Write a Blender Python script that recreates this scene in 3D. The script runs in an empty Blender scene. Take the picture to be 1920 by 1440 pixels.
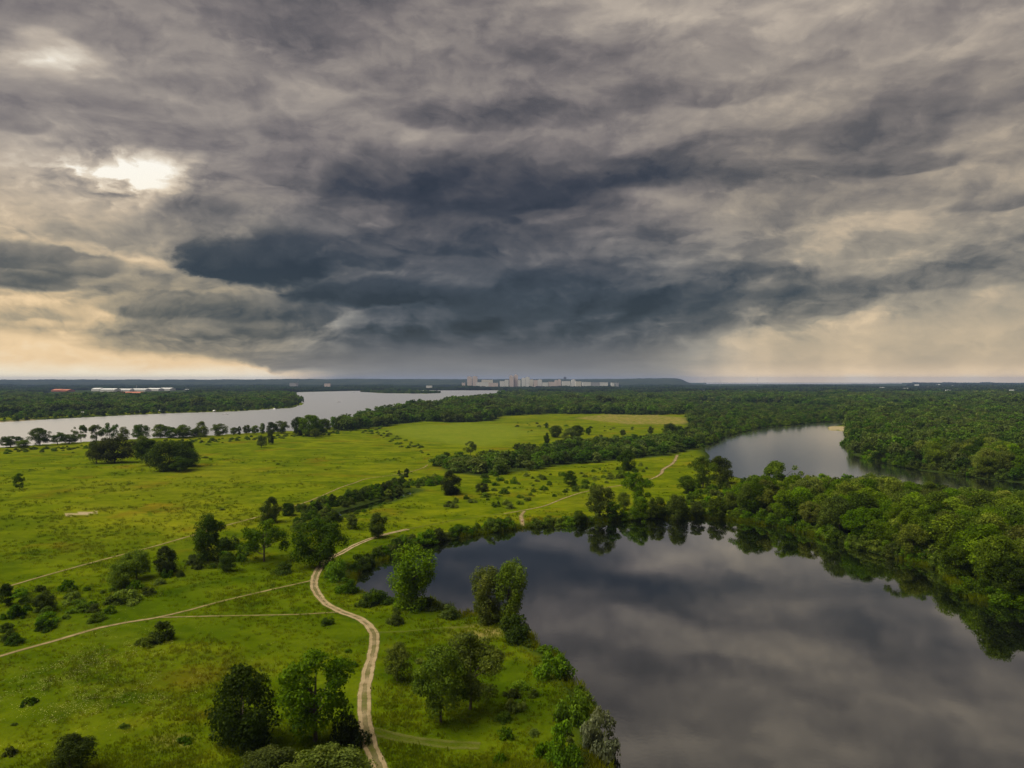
import bpy, bmesh, math, random
import numpy as np

# ------------------------------------------------------------------ camera
FPX, CX, CY = 1333.0, 960.0, 713.0        # focal length and eye level of the photograph, in its pixels
EYE = 55.0                                # drone height above the water, metres
scene = bpy.context.scene
cam_data = bpy.data.cameras.new('camera')
cam = bpy.data.objects.new('camera', cam_data)
scene.collection.objects.link(cam)
cam.location = (0, 0, EYE)
cam.rotation_euler = (math.radians(90), 0, 0)
cam_data.sensor_width = 36.0
cam_data.lens = FPX / 1920 * 36.0
cam_data.shift_y = -(720.0 - CY) / 1920.0
cam_data.clip_start = 1.0
cam_data.clip_end = 80000.0
scene.camera = cam

# ------------------------------------------------------------------ sun, exposure
EXPOSURE = 2.0
SUN_AZ, SUN_EL = -98.0, 57.0              # degrees: azimuth from straight ahead (+Y), clockwise; elevation
sun_data = bpy.data.lights.new('sun', 'SUN')
sun_data.energy = 1.5
sun_data.angle = math.radians(50)
sun_data.color = (1.0, 0.93, 0.80)
sun = bpy.data.objects.new('sun', sun_data)
scene.collection.objects.link(sun)
sun.location = (-300, 300, 600)
sun.rotation_euler = (math.radians(90 - SUN_EL), 0, math.radians(180 - SUN_AZ))
vs = scene.view_settings
vs.view_transform = 'Standard'; vs.look = 'None'; vs.gamma = 1.0; vs.exposure = EXPOSURE
try: vs.use_curve_mapping = False
except Exception: pass
cy = scene.cycles
cy.use_denoising = True
cy.max_bounces = 6; cy.diffuse_bounces = 2; cy.glossy_bounces = 3; cy.transmission_bounces = 3
cy.volume_bounces = 0; cy.transparent_max_bounces = 6
cy.caustics_reflective = False; cy.caustics_refractive = False

# ------------------------------------------------------------------ sky: storm clouds over a Nishita sky
def lin(c):
    return tuple(((v/255)/12.92 if v/255 <= 0.04045 else (((v/255)+0.055)/1.055)**2.4) for v in c)

class S:                                   # a thin wrapper so that shader maths reads as maths
    def __init__(s, nt, sock): s.nt, s.s = nt, sock
    def _m(s, op, *a, clamp=False):
        n = s.nt.nodes.new('ShaderNodeMath'); n.operation = op; n.use_clamp = clamp
        for i, v in enumerate((s,) + a):
            if isinstance(v, S): s.nt.links.new(v.s, n.inputs[i])
            else: n.inputs[i].default_value = v
        return S(s.nt, n.outputs[0])
    def __add__(s, o): return s._m('ADD', o)
    __radd__ = __add__
    def __sub__(s, o): return s._m('SUBTRACT', o)
    def __rsub__(s, o): return (s * -1.0) + o
    def __mul__(s, o): return s._m('MULTIPLY', o)
    __rmul__ = __mul__
    def __truediv__(s, o): return s._m('DIVIDE', o)
    def pow(s, o): return s._m('POWER', o)
    def exp(s): return s._m('EXPONENT')
    def abs(s): return s._m('ABSOLUTE')
    def max(s, o): return s._m('MAXIMUM', o)
    def min(s, o): return s._m('MINIMUM', o)
    def clamp(s): return s._m('ADD', 0.0, clamp=True)
    def ss(s, a, b):                       # smoothstep
        n = s.nt.nodes.new('ShaderNodeMapRange'); n.interpolation_type = 'SMOOTHSTEP'
        s.nt.links.new(s.s, n.inputs['Value'])
        lo, hi, r0, r1 = (a, b, 0.0, 1.0) if a < b else (b, a, 1.0, 0.0)
        n.inputs['From Min'].default_value = lo; n.inputs['From Max'].default_value = hi
        n.inputs['To Min'].default_value = r0; n.inputs['To Max'].default_value = r1
        return S(s.nt, n.outputs['Result'])

def vec(nt, x, y, z=0.0):
    n = nt.nodes.new('ShaderNodeCombineXYZ')
    for i, v in enumerate((x, y, z)):
        if isinstance(v, S): nt.links.new(v.s, n.inputs[i])
        else: n.inputs[i].default_value = v
    return n.outputs[0]

def noise(nt, v, scale, detail=4.0, rough=0.5, lac=2.0, dist=0.0):
    n = nt.nodes.new('ShaderNodeTexNoise'); n.noise_dimensions = '3D'
    nt.links.new(v, n.inputs['Vector'])
    n.inputs['Scale'].default_value = scale; n.inputs['Detail'].default_value = detail
    n.inputs['Roughness'].default_value = rough; n.inputs['Lacunarity'].default_value = lac
    n.inputs['Distortion'].default_value = dist
    return S(nt, n.outputs['Fac'])

def puffs(nt, v, scale, detail=2.0, rough=0.5, smooth=0.35):     # rounded heaps, 1 at their middles
    n = nt.nodes.new('ShaderNodeTexVoronoi'); n.voronoi_dimensions = '2D'; n.feature = 'SMOOTH_F1'; n.normalize = True
    nt.links.new(v, n.inputs['Vector']); n.inputs['Scale'].default_value = scale; n.inputs['Detail'].default_value = detail
    n.inputs['Roughness'].default_value = rough; n.inputs['Lacunarity'].default_value = 2.2; n.inputs['Smoothness'].default_value = smooth
    return 1.0 - S(nt, n.outputs['Distance'])

def ramp(nt, fac, stops, interp='LINEAR'):
    n = nt.nodes.new('ShaderNodeValToRGB'); cr = n.color_ramp; cr.interpolation = interp
    while len(cr.elements) < len(stops): cr.elements.new(0.5)
    for e, (p, c) in zip(cr.elements, stops):
        e.position = p; e.color = (*lin(c), 1)
    nt.links.new(fac.s, n.inputs[0])
    return n.outputs[0]

def mixc(nt, fac, a, b, mode='MIX'):
    n = nt.nodes.new('ShaderNodeMix'); n.data_type = 'RGBA'; n.blend_type = mode
    for sock, v in ((n.inputs['Factor'], fac), (n.inputs['A'], a), (n.inputs['B'], b)):
        if isinstance(v, S): nt.links.new(v.s, sock)
        elif isinstance(v, (int, float)): sock.default_value = v
        elif isinstance(v, tuple): sock.default_value = (*v, 1) if len(v) == 3 else v
        else: nt.links.new(v, sock)
    return n.outputs['Result']

world = bpy.data.worlds.new('World'); scene.world = world; world.use_nodes = True
try:
    world.cycles.sampling_method = 'NONE'
except Exception: pass

def build_sky():
    nt = world.node_tree; nt.nodes.clear()
    out = nt.nodes.new('ShaderNodeOutputWorld'); bg = nt.nodes.new('ShaderNodeBackground')
    nt.links.new(bg.outputs[0], out.inputs[0])
    tc = nt.nodes.new('ShaderNodeTexCoord')
    nrm = nt.nodes.new('ShaderNodeVectorMath'); nrm.operation = 'NORMALIZE'
    nt.links.new(tc.outputs['Generated'], nrm.inputs[0])
    sep = nt.nodes.new('ShaderNodeSeparateXYZ'); nt.links.new(nrm.outputs[0], sep.inputs[0])
    X, Y, Z = (S(nt, sep.outputs[i]) for i in range(3))
    az0 = X._m('ARCTAN2', Y)
    el0 = Z.max(0.0)._m('ARCSINE')
    # clouds lie in a sheet overhead: the direction meets the sheet at (P, Q)
    inv = 1.0 / 1.0
    den = (Z.max(0.0) + 0.13)
    P = X / den; Q = Y / den
    pv = vec(nt, P * 0.75, Q * 1.35, 0.0)                # bands drawn out from left to right
    w1 = noise(nt, pv, 0.9, 3, 0.55); 
    pv1b = vec(nt, P * 0.75, Q * 1.35, 7.3); w2 = noise(nt, pv1b, 0.9, 3, 0.55)
    # softly warped angles for the large masses
    av = vec(nt, az0 * 5.0, el0 * 11.0, 2.0)
    a1 = noise(nt, av, 1.0, 4, 0.55); av2 = vec(nt, az0 * 5.0, el0 * 11.0, 9.0); a2 = noise(nt, av2, 1.0, 4, 0.55)
    av3 = vec(nt, az0 * 19.0, el0 * 34.0, 4.0); a3 = noise(nt, av3, 1.0, 5, 0.6)
    az = az0 + (a1 - 0.5) * 0.20 + (a3 - 0.5) * 0.045
    el = el0 + (a2 - 0.5) * 0.075 + (a3 - 0.5) * 0.016
    wv = vec(nt, az, el, 0.0)
    wv2 = vec(nt, az0 + (a1 - 0.5) * 0.05, el0 + (a2 - 0.5) * 0.02, 0.0)
    def ball(px, py, rx, ry, v, kind, slope=0.0):           # 1 at the middle of a mass, 0 at its rim
        t = math.atan((px - CX) / FPX); e = math.atan((CY - py) / FPX * math.cos(t))
        m = nt.nodes.new('ShaderNodeMapping'); m.vector_type = 'TEXTURE'
        nt.links.new(v, m.inputs['Vector'])
        m.inputs['Location'].default_value = (t, e, 0); m.inputs['Rotation'].default_value = (0, 0, math.atan(slope))
        m.inputs['Scale'].default_value = (rx / FPX, ry / FPX, 1)
        g = nt.nodes.new('ShaderNodeTexGradient'); g.gradient_type = kind
        nt.links.new(m.outputs[0], g.inputs[0])
        return S(nt, g.outputs['Fac']), e
    T = el0 * 0.0
    for b in SKY_BLOBS:
        g, e = ball(b[0], b[1], b[2] * 2.0, b[3] * 2.0, wv, 'QUADRATIC_SPHERE', b[5] if len(b) > 5 else 0.0)
        T = g._m('MULTIPLY_ADD', b[4] * 1.15, T)
    # cloud texture in the sheet: broad rolls, then torn edges with light coming from the left front
    wx = P * 0.95 + (w1 - 0.5) * 0.9; wy = Q * 1.25 + (w2 - 0.5) * 0.9
    n1 = noise(nt, vec(nt, wx, wy, 3.1), 1.5, 6, 0.53)
    n1l = noise(nt, vec(nt, wx - 0.06, wy + 0.12, 3.1), 1.5, 6, 0.53)
    emb = (n1l - n1)
    n2 = noise(nt, vec(nt, P * 1.3 + (w2 - 0.5) * 1.2, Q * 2.6 + (w1 - 0.5) * 1.2, 11.0), 2.0, 5, 0.55)
    n1s = n1.ss(0.36, 0.62)
    # low on the sky, heaps of cumulus seen from the side
    cx = az0 * 10.0 + (a1 - 0.5) * 1.3; ce = el0 * 17.0 + (a2 - 0.5) * 1.3
    c1 = noise(nt, vec(nt, cx, ce, 5.0), 1.0, 7, 0.56)
    c1l = noise(nt, vec(nt, cx - 0.10, ce + 0.26, 5.0), 1.0, 7, 0.56)
    cemb = c1 - c1l
    fx = az0 * 11.0 + (a3 - 0.5) * 0.9 + (c1 - 0.5) * 0.8; fy = el0 * 17.0 + (c1 - 0.5) * 1.6
    f1 = puffs(nt, vec(nt, fx, fy), 1.0, 2.0)
    f1l = puffs(nt, vec(nt, fx - 0.10, fy + 0.20), 1.0, 2.0)
    femb = f1 - f1l
    f1 = (f1 - 0.72) * 1.3 + 0.5
    low = el0.ss(0.30, 0.06)
    band = el0.ss(0.012, 0.06)                            # texture fades into the rain haze at the horizon
    hi_amp = (1.0 - low)
    tex = ((n1s - 0.5) * 0.24 + (n1 - 0.5) * 0.30 + emb * 0.80 + (n2 - 0.5) * 0.30) * (0.30 + hi_amp * 0.60)
    tex = tex + ((c1.ss(0.38, 0.60) - 0.5) * 0.16 + cemb * 0.66 + femb * 0.36) * (0.45 + low * 0.55) * band
    left = az0.ss(-0.12, -0.5)
    tex = tex * (0.85 + left * low * 0.5)
    T = (T + tex + SKY_BASE)
    # single cloud bodies: flat dark undersides, billowing tops
    pn = (c1 - 0.5) * 0.75 + (f1 - 0.5) * 0.95
    pt = cemb * 0.5 + femb * 0.30
    for (px, py, rx, ry, tone, grad, opac) in SKY_PUFFS:
        g, e = ball(px, py, rx * 1.25, ry * 1.25, wv2, 'SPHERICAL')
        mr = (g + pn * g._m('MULTIPLY', 4.0, clamp=True)).ss(0.10, 0.50); mr.s.node.inputs['To Max'].default_value = opac
        k = grad * FPX / ry
        tt = el0._m('MULTIPLY_ADD', k, pt + (tone - k * e))
        mx = nt.nodes.new('ShaderNodeMix'); mx.data_type = 'FLOAT'
        nt.links.new(mr.s, mx.inputs[0]); nt.links.new(T.s, mx.inputs[2]); nt.links.new(tt.s, mx.inputs[3])
        T = S(nt, mx.outputs[0])
    # clear strips under the cloud deck, left and right of the rain
    spot, _ = ball(235, 330, 170, 70, wv2, 'SPHERICAL')
    T = T + (f1 - 0.5) * spot * 1.3 + (c1 - 0.5) * spot * 1.3 + femb * spot * 0.8
    def blend(T, m, tgt):
        mx = nt.nodes.new('ShaderNodeMix'); mx.data_type = 'FLOAT'
        nt.links.new(m.s, mx.inputs[0]); nt.links.new(T.s, mx.inputs[2])
        if isinstance(tgt, S): nt.links.new(tgt.s, mx.inputs[3])
        else: mx.inputs[3].default_value = tgt
        return S(nt, mx.outputs[0])
    ragged = (c1 - 0.5) * 0.045 + (f1 - 0.5) * 0.020
    vl = el0 + az0 * 0.120 + 0.021 + ragged * 0.9
    lclear = vl.ss(0.007, -0.007) * az0.ss(-0.20, -0.36)
    T = blend(T, lclear * 0.85, (el0 * -0.9 + 0.93 + femb * 0.16 + (c1 - 0.5) * 0.12))
    rain = noise(nt, vec(nt, az0 * 14.0 + el0 * 2.5, el0 * 1.2, 1.0), 1.0, 2, 0.5)
    vr = el0 - ((az0 - 0.40).max(0.0) * 0.20 + 0.062) + ragged * 0.9
    rclear = vr.ss(0.010, -0.012) * az0.ss(0.14, 0.34)
    T = blend(T, rclear * 0.85, (el0 * -1.2 + 0.735 + (rain - 0.5) * 0.38 * az0.ss(0.62, 0.36) + (c1 - 0.5) * 0.22 + femb * 0.10))
    shaft = el0.ss(0.075, 0.03) * az0.ss(-0.30, -0.16) * az0.ss(0.30, 0.12)
    T = blend(T, shaft * 0.8, (el0 * -5.2 + 0.56 + (rain - 0.5) * 0.08))
    T = T + el0.ss(0.026, 0.0) * 0.17 * (az0.ss(-0.2, -0.34) + az0.ss(0.2, 0.34)) + el0.ss(0.28, 0.50) * 0.055
    T = T.clamp()
    cool = ramp(nt, T, [(0.0, (24, 30, 40)), (0.16, (53, 54, 61)), (0.30, (85, 81, 82)), (0.44, (119, 111, 108)),
                        (0.58, (151, 141, 132)), (0.72, (187, 174, 158)), (0.86, (226, 215, 197)), (1.0, (255, 250, 238))])
    warm = ramp(nt, T, [(0.0, (34, 42, 50)), (0.16, (58, 62, 64)), (0.30, (90, 88, 81)), (0.44, (127, 119, 104)),
                        (0.58, (164, 149, 122)), (0.72, (205, 179, 139)), (0.86, (240, 208, 161)), (1.0, (255, 240, 208))])
    slate = ramp(nt, T, [(0.0, (22, 31, 40)), (0.16, (47, 55, 64)), (0.30, (77, 80, 86)), (0.44, (110, 110, 111)),
                         (0.58, (142, 142, 140)), (0.72, (186, 178, 166)), (0.86, (235, 218, 190)), (1.0, (255, 250, 236))])
    wl = az.ss(-0.14, -0.46) * el.ss(0.30, 0.09)
    wr = az.ss(0.06, 0.40) * el.ss(0.50, 0.05) * 0.7
    col = mixc(nt, el.ss(0.26, 0.08), cool, slate)
    col = mixc(nt, (wl + wr).min(1.0), col, warm)
    # the blue behind, where cloud is thinnest
    sky = nt.nodes.new('ShaderNodeTexSky'); sky.sky_type = 'NISHITA'; sky.sun_disc = False
    sky.sun_elevation = math.radians(SUN_EL); sky.sun_rotation = math.radians(SUN_AZ)
    nsky = mixc(nt, 1.0, sky.outputs[0], (0.06, 0.06, 0.06), 'MULTIPLY')
    k = 1.0 / 2 ** EXPOSURE
    cloud = mixc(nt, 1.0, col, (k, k, k), 'MULTIPLY')
    fin = mixc(nt, 0.97, nsky, cloud)
    nt.links.new(fin, bg.inputs['Color']); bg.inputs['Strength'].default_value = 1.0

SKY_BASE = 0.478
SKY_BLOBS = [  # pixel x, y of the mass, its half width and height, how much lighter or darker
    (900, 430, 430, 170, -0.17), (1150, 480, 300, 90, -0.05),
    (232, 318, 80, 26, 0.30, 0.0), (250, 372, 190, 95, 0.17), (290, 375, 50, 60, 0.08, -0.5),
    (88, 105, 60, 42, 0.30), (20, 50, 70, 18, 0.16),
    (0, 600, 260, 120, 0.08), (80, 580, 140, 26, 0.10), (-250, 420, 330, 330, 0.08), (60, 420, 160, 60, 0.08),
    (900, 345, 330, 60, -0.20), (1150, 315, 260, 26, -0.14, 0.10), (880, 420, 200, 60, -0.14),
    (900, 205, 270, 26, -0.14), (1330, 172, 210, 18, -0.09), (560, 60, 120, 30, -0.12), (290, 240, 130, 34, -0.15),
    (1240, 70, 150, 40, -0.08), (1640, 210, 170, 50, -0.10), (1690, 305, 170, 16, -0.10, 0.05), (1850, 360, 110, 14, -0.10),
    (960, 600, 420, 75, -0.28), (1250, 565, 280, 50, -0.18), (1720, 528, 330, 16, -0.11, 0.06), (720, 640, 260, 50, -0.08),
    (300, 560, 160, 30, -0.04), (420, 600, 190, 22, -0.05), (640, 470, 260, 60, -0.06),
    (1500, 450, 300, 60, 0.10), (1190, 248, 210, 22, 0.14), (1450, 10, 260, 45, 0.17), (800, 75, 150, 30, 0.13),
    (1880, 240, 170, 90, 0.12), (1010, 20, 160, 40, 0.08), (330, 480, 200, 60, 0.05), (1450, 230, 130, 30, 0.06),
    (1790, 610, 260, 46, 0.20), (1500, 650, 150, 46, 0.10), (1640, 690, 500, 45, 0.10), (1375, 680, 50, 45, 0.07),
    (880, 690, 330, 22, 0.09), (1050, 490, 160, 14, 0.10), (700, 412, 24, 8, 0.30), (1180, 400, 240, 22, 0.05),
]
SKY_PUFFS = [  # single clouds: x, y, half width, half height, tone, lighter upwards by, opacity
    (830, 440, 260, 60, 0.20, 0.12, 0.6), (1000, 545, 260, 50, 0.13, 0.12, 0.7), (600, 440, 120, 40, 0.26, 0.14, 0.6), (420, 400, 130, 40, 0.36, 0.12, 0.5), (640, 330, 170, 50, 0.30, 0.12, 0.5),
    (330, 450, 140, 36, 0.42, 0.14, 0.5), (150, 420, 110, 34, 0.46, 0.16, 0.4), (1000, 280, 200, 30, 0.33, 0.12, 0.4), (1250, 235, 160, 26, 0.52, 0.12, 0.4), (700, 130, 220, 40, 0.38, 0.12, 0.4),
    (1450, 380, 180, 40, 0.50, 0.12, 0.4), (1620, 440, 200, 40, 0.55, 0.12, 0.4), (1180, 470, 140, 26, 0.34, 0.14, 0.5), (1500, 90, 220, 40, 0.46, 0.1, 0.35), (350, 110, 200, 50, 0.42, 0.1, 0.4),
    (60, 488, 120, 34, 0.22, 0.16, 0.85), (30, 525, 90, 16, 0.30, 0.14, 0.7), (20, 580, 110, 22, 0.66, 0.22, 0.6),
    (75, 604, 60, 10, 0.80, 0.15, 0.7), (290, 570, 90, 22, 0.36, 0.20, 0.6), (460, 565, 130, 30, 0.44, 0.24, 0.7),
    (270, 520, 150, 30, 0.46, 0.16, 0.4), (420, 612, 160, 20, 0.36, 0.14, 0.6), (130, 660, 60, 14, 0.60, 0.12, 0.5),
    (500, 490, 160, 52, 0.03, 0.20, 0.96), (700, 548, 200, 32, 0.03, 0.16, 0.95), (690, 480, 80, 26, 0.22, 0.16, 0.6),
    (1010, 500, 170, 34, 0.22, 0.20, 0.6), (870, 350, 250, 62, 0.14, 0.14, 0.65), (1150, 320, 240, 36, 0.18, 0.14, 0.6),
    (900, 212, 250, 32, 0.28, 0.14, 0.45), (1340, 178, 190, 22, 0.33, 0.10, 0.4), (1680, 310, 120, 16, 0.30, 0.12, 0.5),
    (1350, 505, 90, 14, 0.26, 0.10, 0.5), (1265, 434, 26, 8, 0.33, 0.08, 0.6), (1870, 378, 70, 12, 0.34, 0.1, 0.5),
    (20, 225, 60, 18, 0.40, 0.1, 0.5), (1700, 232, 150, 40, 0.34, 0.1, 0.4), 
    (1250, 560, 200, 30, 0.20, 0.14, 0.5), (1090, 405, 140, 22, 0.36, 0.12, 0.5), (540, 240, 70, 22, 0.36, 0.12, 0.4), (1750, 525, 330, 20, 0.30, 0.14, 0.35),
]
build_sky()
# === STRUCTURE
# ------------------------------------------------------------------ helpers
R = random.Random(7); NR = np.random.default_rng(7)
COL = scene.collection
LAND = 0.9                                                     # land above the water, metres

def G(px, py, z=LAND):
    """The point of the flat land that stands at this place of the photograph."""
    d = FPX * (EYE - z) / (py - CY)
    return ((px - CX) / FPX * d, d)

def GP(pts, z=LAND): return np.array([G(a, b, z) for a, b in pts])

def mesh_obj(name, verts, faces, mat=None, parent=None, smooth=False):
    me = bpy.data.meshes.new(name); me.from_pydata([tuple(v) for v in verts], [], [tuple(f) for f in faces]); me.update()
    if mat: me.materials.append(mat)
    if smooth: me.polygons.foreach_set('use_smooth', [True] * len(me.polygons))
    o = bpy.data.objects.new(name, me); COL.objects.link(o)
    if parent: o.parent = parent
    return o

def quads_mesh(name, P, mat):                                  # P (n, 4, 3): loose quads
    n = len(P); me = bpy.data.meshes.new(name)
    me.vertices.add(n * 4); me.vertices.foreach_set('co', P.reshape(-1).astype(np.float32))
    me.loops.add(n * 4); me.loops.foreach_set('vertex_index', np.arange(n * 4, dtype=np.int32))
    me.polygons.add(n); me.polygons.foreach_set('loop_start', np.arange(0, n * 4, 4, dtype=np.int32))
    me.polygons.foreach_set('loop_total', np.full(n, 4, dtype=np.int32))
    me.update(calc_edges=True); me.materials.append(mat)
    return me

def tag(o, label=None, cat=None, group=None, kind=None):
    for k, v in (('label', label), ('category', cat), ('group', group), ('kind', kind)):
        if v: o[k] = v
    return o

def empty(name, loc, rz=0.0, scale=(1, 1, 1)):
    o = bpy.data.objects.new(name, None); COL.objects.link(o)
    o.location = loc; o.rotation_euler = (0, 0, rz); o.scale = scale; o.empty_display_size = 0.5
    return o

def inside(poly, x, y):
    c = np.zeros(x.shape, bool); n = len(poly); j = n - 1
    for i in range(n):
        xi, yi = poly[i]; xj, yj = poly[j]
        if yi != yj:
            c ^= ((yi > y) != (yj > y)) & (x < (xj - xi) * (y - yi) / (yj - yi) + xi)
        j = i
    return c

def seg_dist(poly, x, y, closed=True):
    d2 = np.full(x.shape, 1e18); n = len(poly)
    for i in range(n if closed else n - 1):
        ax, ay = poly[i]; bx, by = poly[(i + 1) % n]
        ex, ey = bx - ax, by - ay; L = ex * ex + ey * ey + 1e-9
        t = np.clip(((x - ax) * ex + (y - ay) * ey) / L, 0, 1)
        d2 = np.minimum(d2, (x - ax - t * ex) ** 2 + (y - ay - t * ey) ** 2)
    return np.sqrt(d2)

def vnoise(x, y, s, seed=0):                                   # smooth value noise, 0..1
    x = x / s; y = y / s; xi = np.floor(x).astype(np.int64); yi = np.floor(y).astype(np.int64)
    fx = x - xi; fy = y - yi; fx = fx * fx * (3 - 2 * fx); fy = fy * fy * (3 - 2 * fy)
    def h(a, b):
        n = (a * 374761393 + b * 668265263 + seed * 1442695041) & 0x7fffffff
        n = ((n ^ (n >> 13)) * 1274126177) & 0x7fffffff
        return ((n ^ (n >> 16)) & 0xffff) / 65535.0
    return (h(xi, yi) * (1 - fx) + h(xi + 1, yi) * fx) * (1 - fy) + (h(xi, yi + 1) * (1 - fx) + h(xi + 1, yi + 1) * fx) * fy

def sstep(a, b, x):
    t = np.clip((x - a) / (b - a), 0, 1); return t * t * (3 - 2 * t)

def rough(poly, amp, seed):                                    # breaks the straight runs of a traced shore
    out = []; n = len(poly)
    for i in range(n):
        a = np.array(poly[i]); b = np.array(poly[(i + 1) % n]); L = np.hypot(*(b - a)); m = max(1, min(14, int(L / (amp * 5))))
        nrm = np.array([-(b - a)[1], (b - a)[0]]) / (L + 1e-9)
        for k in range(m):
            p = a + (b - a) * k / m
            out.append(p + nrm * ((vnoise(p[:1], p[1:], amp * 9, seed)[0] - 0.5) * 2 * amp if k else 0))
    return np.array(out)

# ------------------------------------------------------------------ the waters, traced as shorelines
W = {}
W['pond'] = rough(np.vstack([GP([(656, 1099), (664, 1080), (690, 1062), (735, 1042), (792, 1026), (841, 1013), (905, 1001), (972, 991), (1040, 985),
    (1104, 981), (1200, 974), (1286, 970), (1350, 973), (1410, 979), (1481, 992), (1537, 1007), (1612, 1030), (1687, 1048),
    (1762, 1066), (1788, 1090), (1815, 1119), (1875, 1134), (1920, 1142)], 0),
    [(150, 165), (200, 150), (230, 100), (200, 30), (60, 15), (12, 45), (14, 80)],
    GP([(1119, 1440), (1116, 1390), (1107, 1335), (1085, 1297), (1059, 1272), (1040, 1234), (1003, 1218), (990, 1194), (960, 1165), (925, 1148),
        (878, 1152), (862, 1160), (838, 1142), (800, 1127), (765, 1132), (725, 1130), (690, 1112)], 0)]), 1.6, 3)
W['lake'] = rough(np.vstack([GP([(1318, 838), (1347, 823), (1380, 812), (1423, 802), (1480, 797), (1530, 792), (1580, 790), (1590, 796), (1552, 801), (1553, 806), (1585, 808),
    (1583, 833), (1600, 853), (1647, 865), (1713, 880), (1780, 888), (1847, 898), (1920, 906), (2050, 916)], 0),
    GP([(2080, 955), (1920, 950), (1800, 940), (1700, 934), (1600, 926), (1500, 918), (1430, 908), (1370, 893), (1335, 868)], 0)]), 3.0, 5)
W['river'] = rough(GP([(-700, 815), (-300, 803), (0, 792), (100, 786), (213, 780), (320, 775), (433, 772), (500, 768), (547, 765), (568, 758), (558, 747),
    (533, 738), (560, 735.5), (640, 733.5), (700, 732.5), (800, 732), (930, 732), (955, 735), (945, 740), (917, 745), (873, 751), (827, 758), (780, 765),
    (723, 774), (673, 787), (617, 802), (560, 808), (500, 811), (400, 817), (320, 821), (200, 827), (100, 833), (0, 840), (-300, 862), (-700, 900)], 0), 5.0, 9)
W['creek'] = GP([(600, 967), (624, 962), (680, 947), (735, 931), (772, 920), (779, 923), (745, 937), (690, 953), (630, 970), (606, 974)], 0)
W['backwater'] = GP([(1296, 731.5), (1336, 731.5), (1336, 738), (1300, 739)], 0)
W['reservoir'] = GP([(1325, 717.95), (1690, 717.95), (1690, 719.0), (1560, 720.0), (1325, 719.9)], 0)
ISLE = rough(GP([(676, 735), (690, 733.2), (760, 733), (828, 737), (800, 738.3), (720, 737.5)], 0), 8, 11)

def water_sd(x, y):                                            # > 0 on land, metres to the nearest shore
    sd = np.full(x.shape, 1e9)
    for k, p in W.items():
        lo, hi = p.min(0) - 400, p.max(0) + 400
        m = (x > lo[0]) & (x < hi[0]) & (y > lo[1]) & (y < hi[1])
        if not m.any(): continue
        d = seg_dist(p, x[m], y[m]); d = np.where(inside(p, x[m], y[m]), -d, d)
        if k == 'river':
            di = seg_dist(ISLE, x[m], y[m]); di = np.where(inside(ISLE, x[m], y[m]), di, -di); d = np.maximum(d, di)
        sd[m] = np.minimum(sd[m], d)
    return sd

def land_z(x, y, sd=None):
    if sd is None: sd = water_sd(x, y)
    und = (vnoise(x, y, 70, 1) - 0.5) * 0.7 + (vnoise(x, y, 26, 2) - 0.5) * 0.25
    z = np.clip(sd * 0.40, -1.6, LAND) + und * sstep(2, 20, sd)
    return np.where(sd < 0, np.minimum(z, sd * 0.25), z)

def pz(px, py):
    x, y = G(px, py); return x, y, float(land_z(np.array([x]), np.array([y]))[0])

# ------------------------------------------------------------------ materials
def material(name):
    m = bpy.data.materials.new(name); m.use_nodes = True; m.node_tree.nodes.clear()
    out = m.node_tree.nodes.new('ShaderNodeOutputMaterial')
    return m, m.node_tree, out

def principled(nt, out, rough=0.9, spec=0.2):
    b = nt.nodes.new('ShaderNodeBsdfPrincipled'); nt.links.new(b.outputs[0], out.inputs['Surface'])
    b.inputs['Roughness'].default_value = rough; b.inputs['Specular IOR Level'].default_value = spec
    return b

def attr(nt, name):
    n = nt.nodes.new('ShaderNodeAttribute'); n.attribute_name = name; return S(nt, n.outputs['Fac'])

def grass_colour(nt):
    geo = nt.nodes.new('ShaderNodeNewGeometry'); p = geo.outputs['Position']
    big = noise(nt, p, 0.009, 4, 0.55); mid = noise(nt, p, 0.045, 4, 0.55, dist=0.4); fine = noise(nt, p, 0.42, 4, 0.65)
    sp = nt.nodes.new('ShaderNodeSeparateXYZ'); nt.links.new(p, sp.inputs[0])
    X, Y = S(nt, sp.outputs[0]), S(nt, sp.outputs[1])
    mow = noise(nt, vec(nt, X * 0.35 + Y * 0.9, Y * 0.06 - X * 0.03, 0.0), 0.12, 3, 0.5)     # streaks where grass was flattened
    g = mixc(nt, mid.ss(0.35, 0.68), (0.066, 0.092, 0.0012), (0.100, 0.121, 0.0020))
    g = mixc(nt, big.ss(0.46, 0.66) * 0.7, g, (0.122, 0.130, 0.005))
    g = mixc(nt, mow.ss(0.5, 0.75) * 0.35, g, (0.130, 0.138, 0.007))
    dry = noise(nt, p, 0.028, 5, 0.6)
    g = mixc(nt, dry.ss(0.54, 0.70) * 0.7, g, (0.118, 0.088, 0.005))
    dark_grass = noise(nt, p, 0.07, 4, 0.6, dist=0.8)
    g = mixc(nt, dark_grass.ss(0.54, 0.70) * 0.75, g, (0.040, 0.066, 0.001))
    pat = noise(nt, vec(nt, X * 0.6, Y * 1.0, 4.0), 0.11, 4, 0.6, dist=0.5)
    g = mixc(nt, pat.ss(0.30, 0.70), mixc(nt, 1.0, g, (0.74, 0.80, 0.72), 'MULTIPLY'), mixc(nt, 1.0, g, (1.22, 1.17, 1.2), 'MULTIPLY'))
    g = mixc(nt, (fine - 0.5) * 1.4 + 0.5, mixc(nt, 1.0, g, (0.70, 0.74, 0.70), 'MULTIPLY'), mixc(nt, 1.0, g, (1.25, 1.22, 1.2), 'MULTIPLY'))
    return g, p, fine

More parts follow.
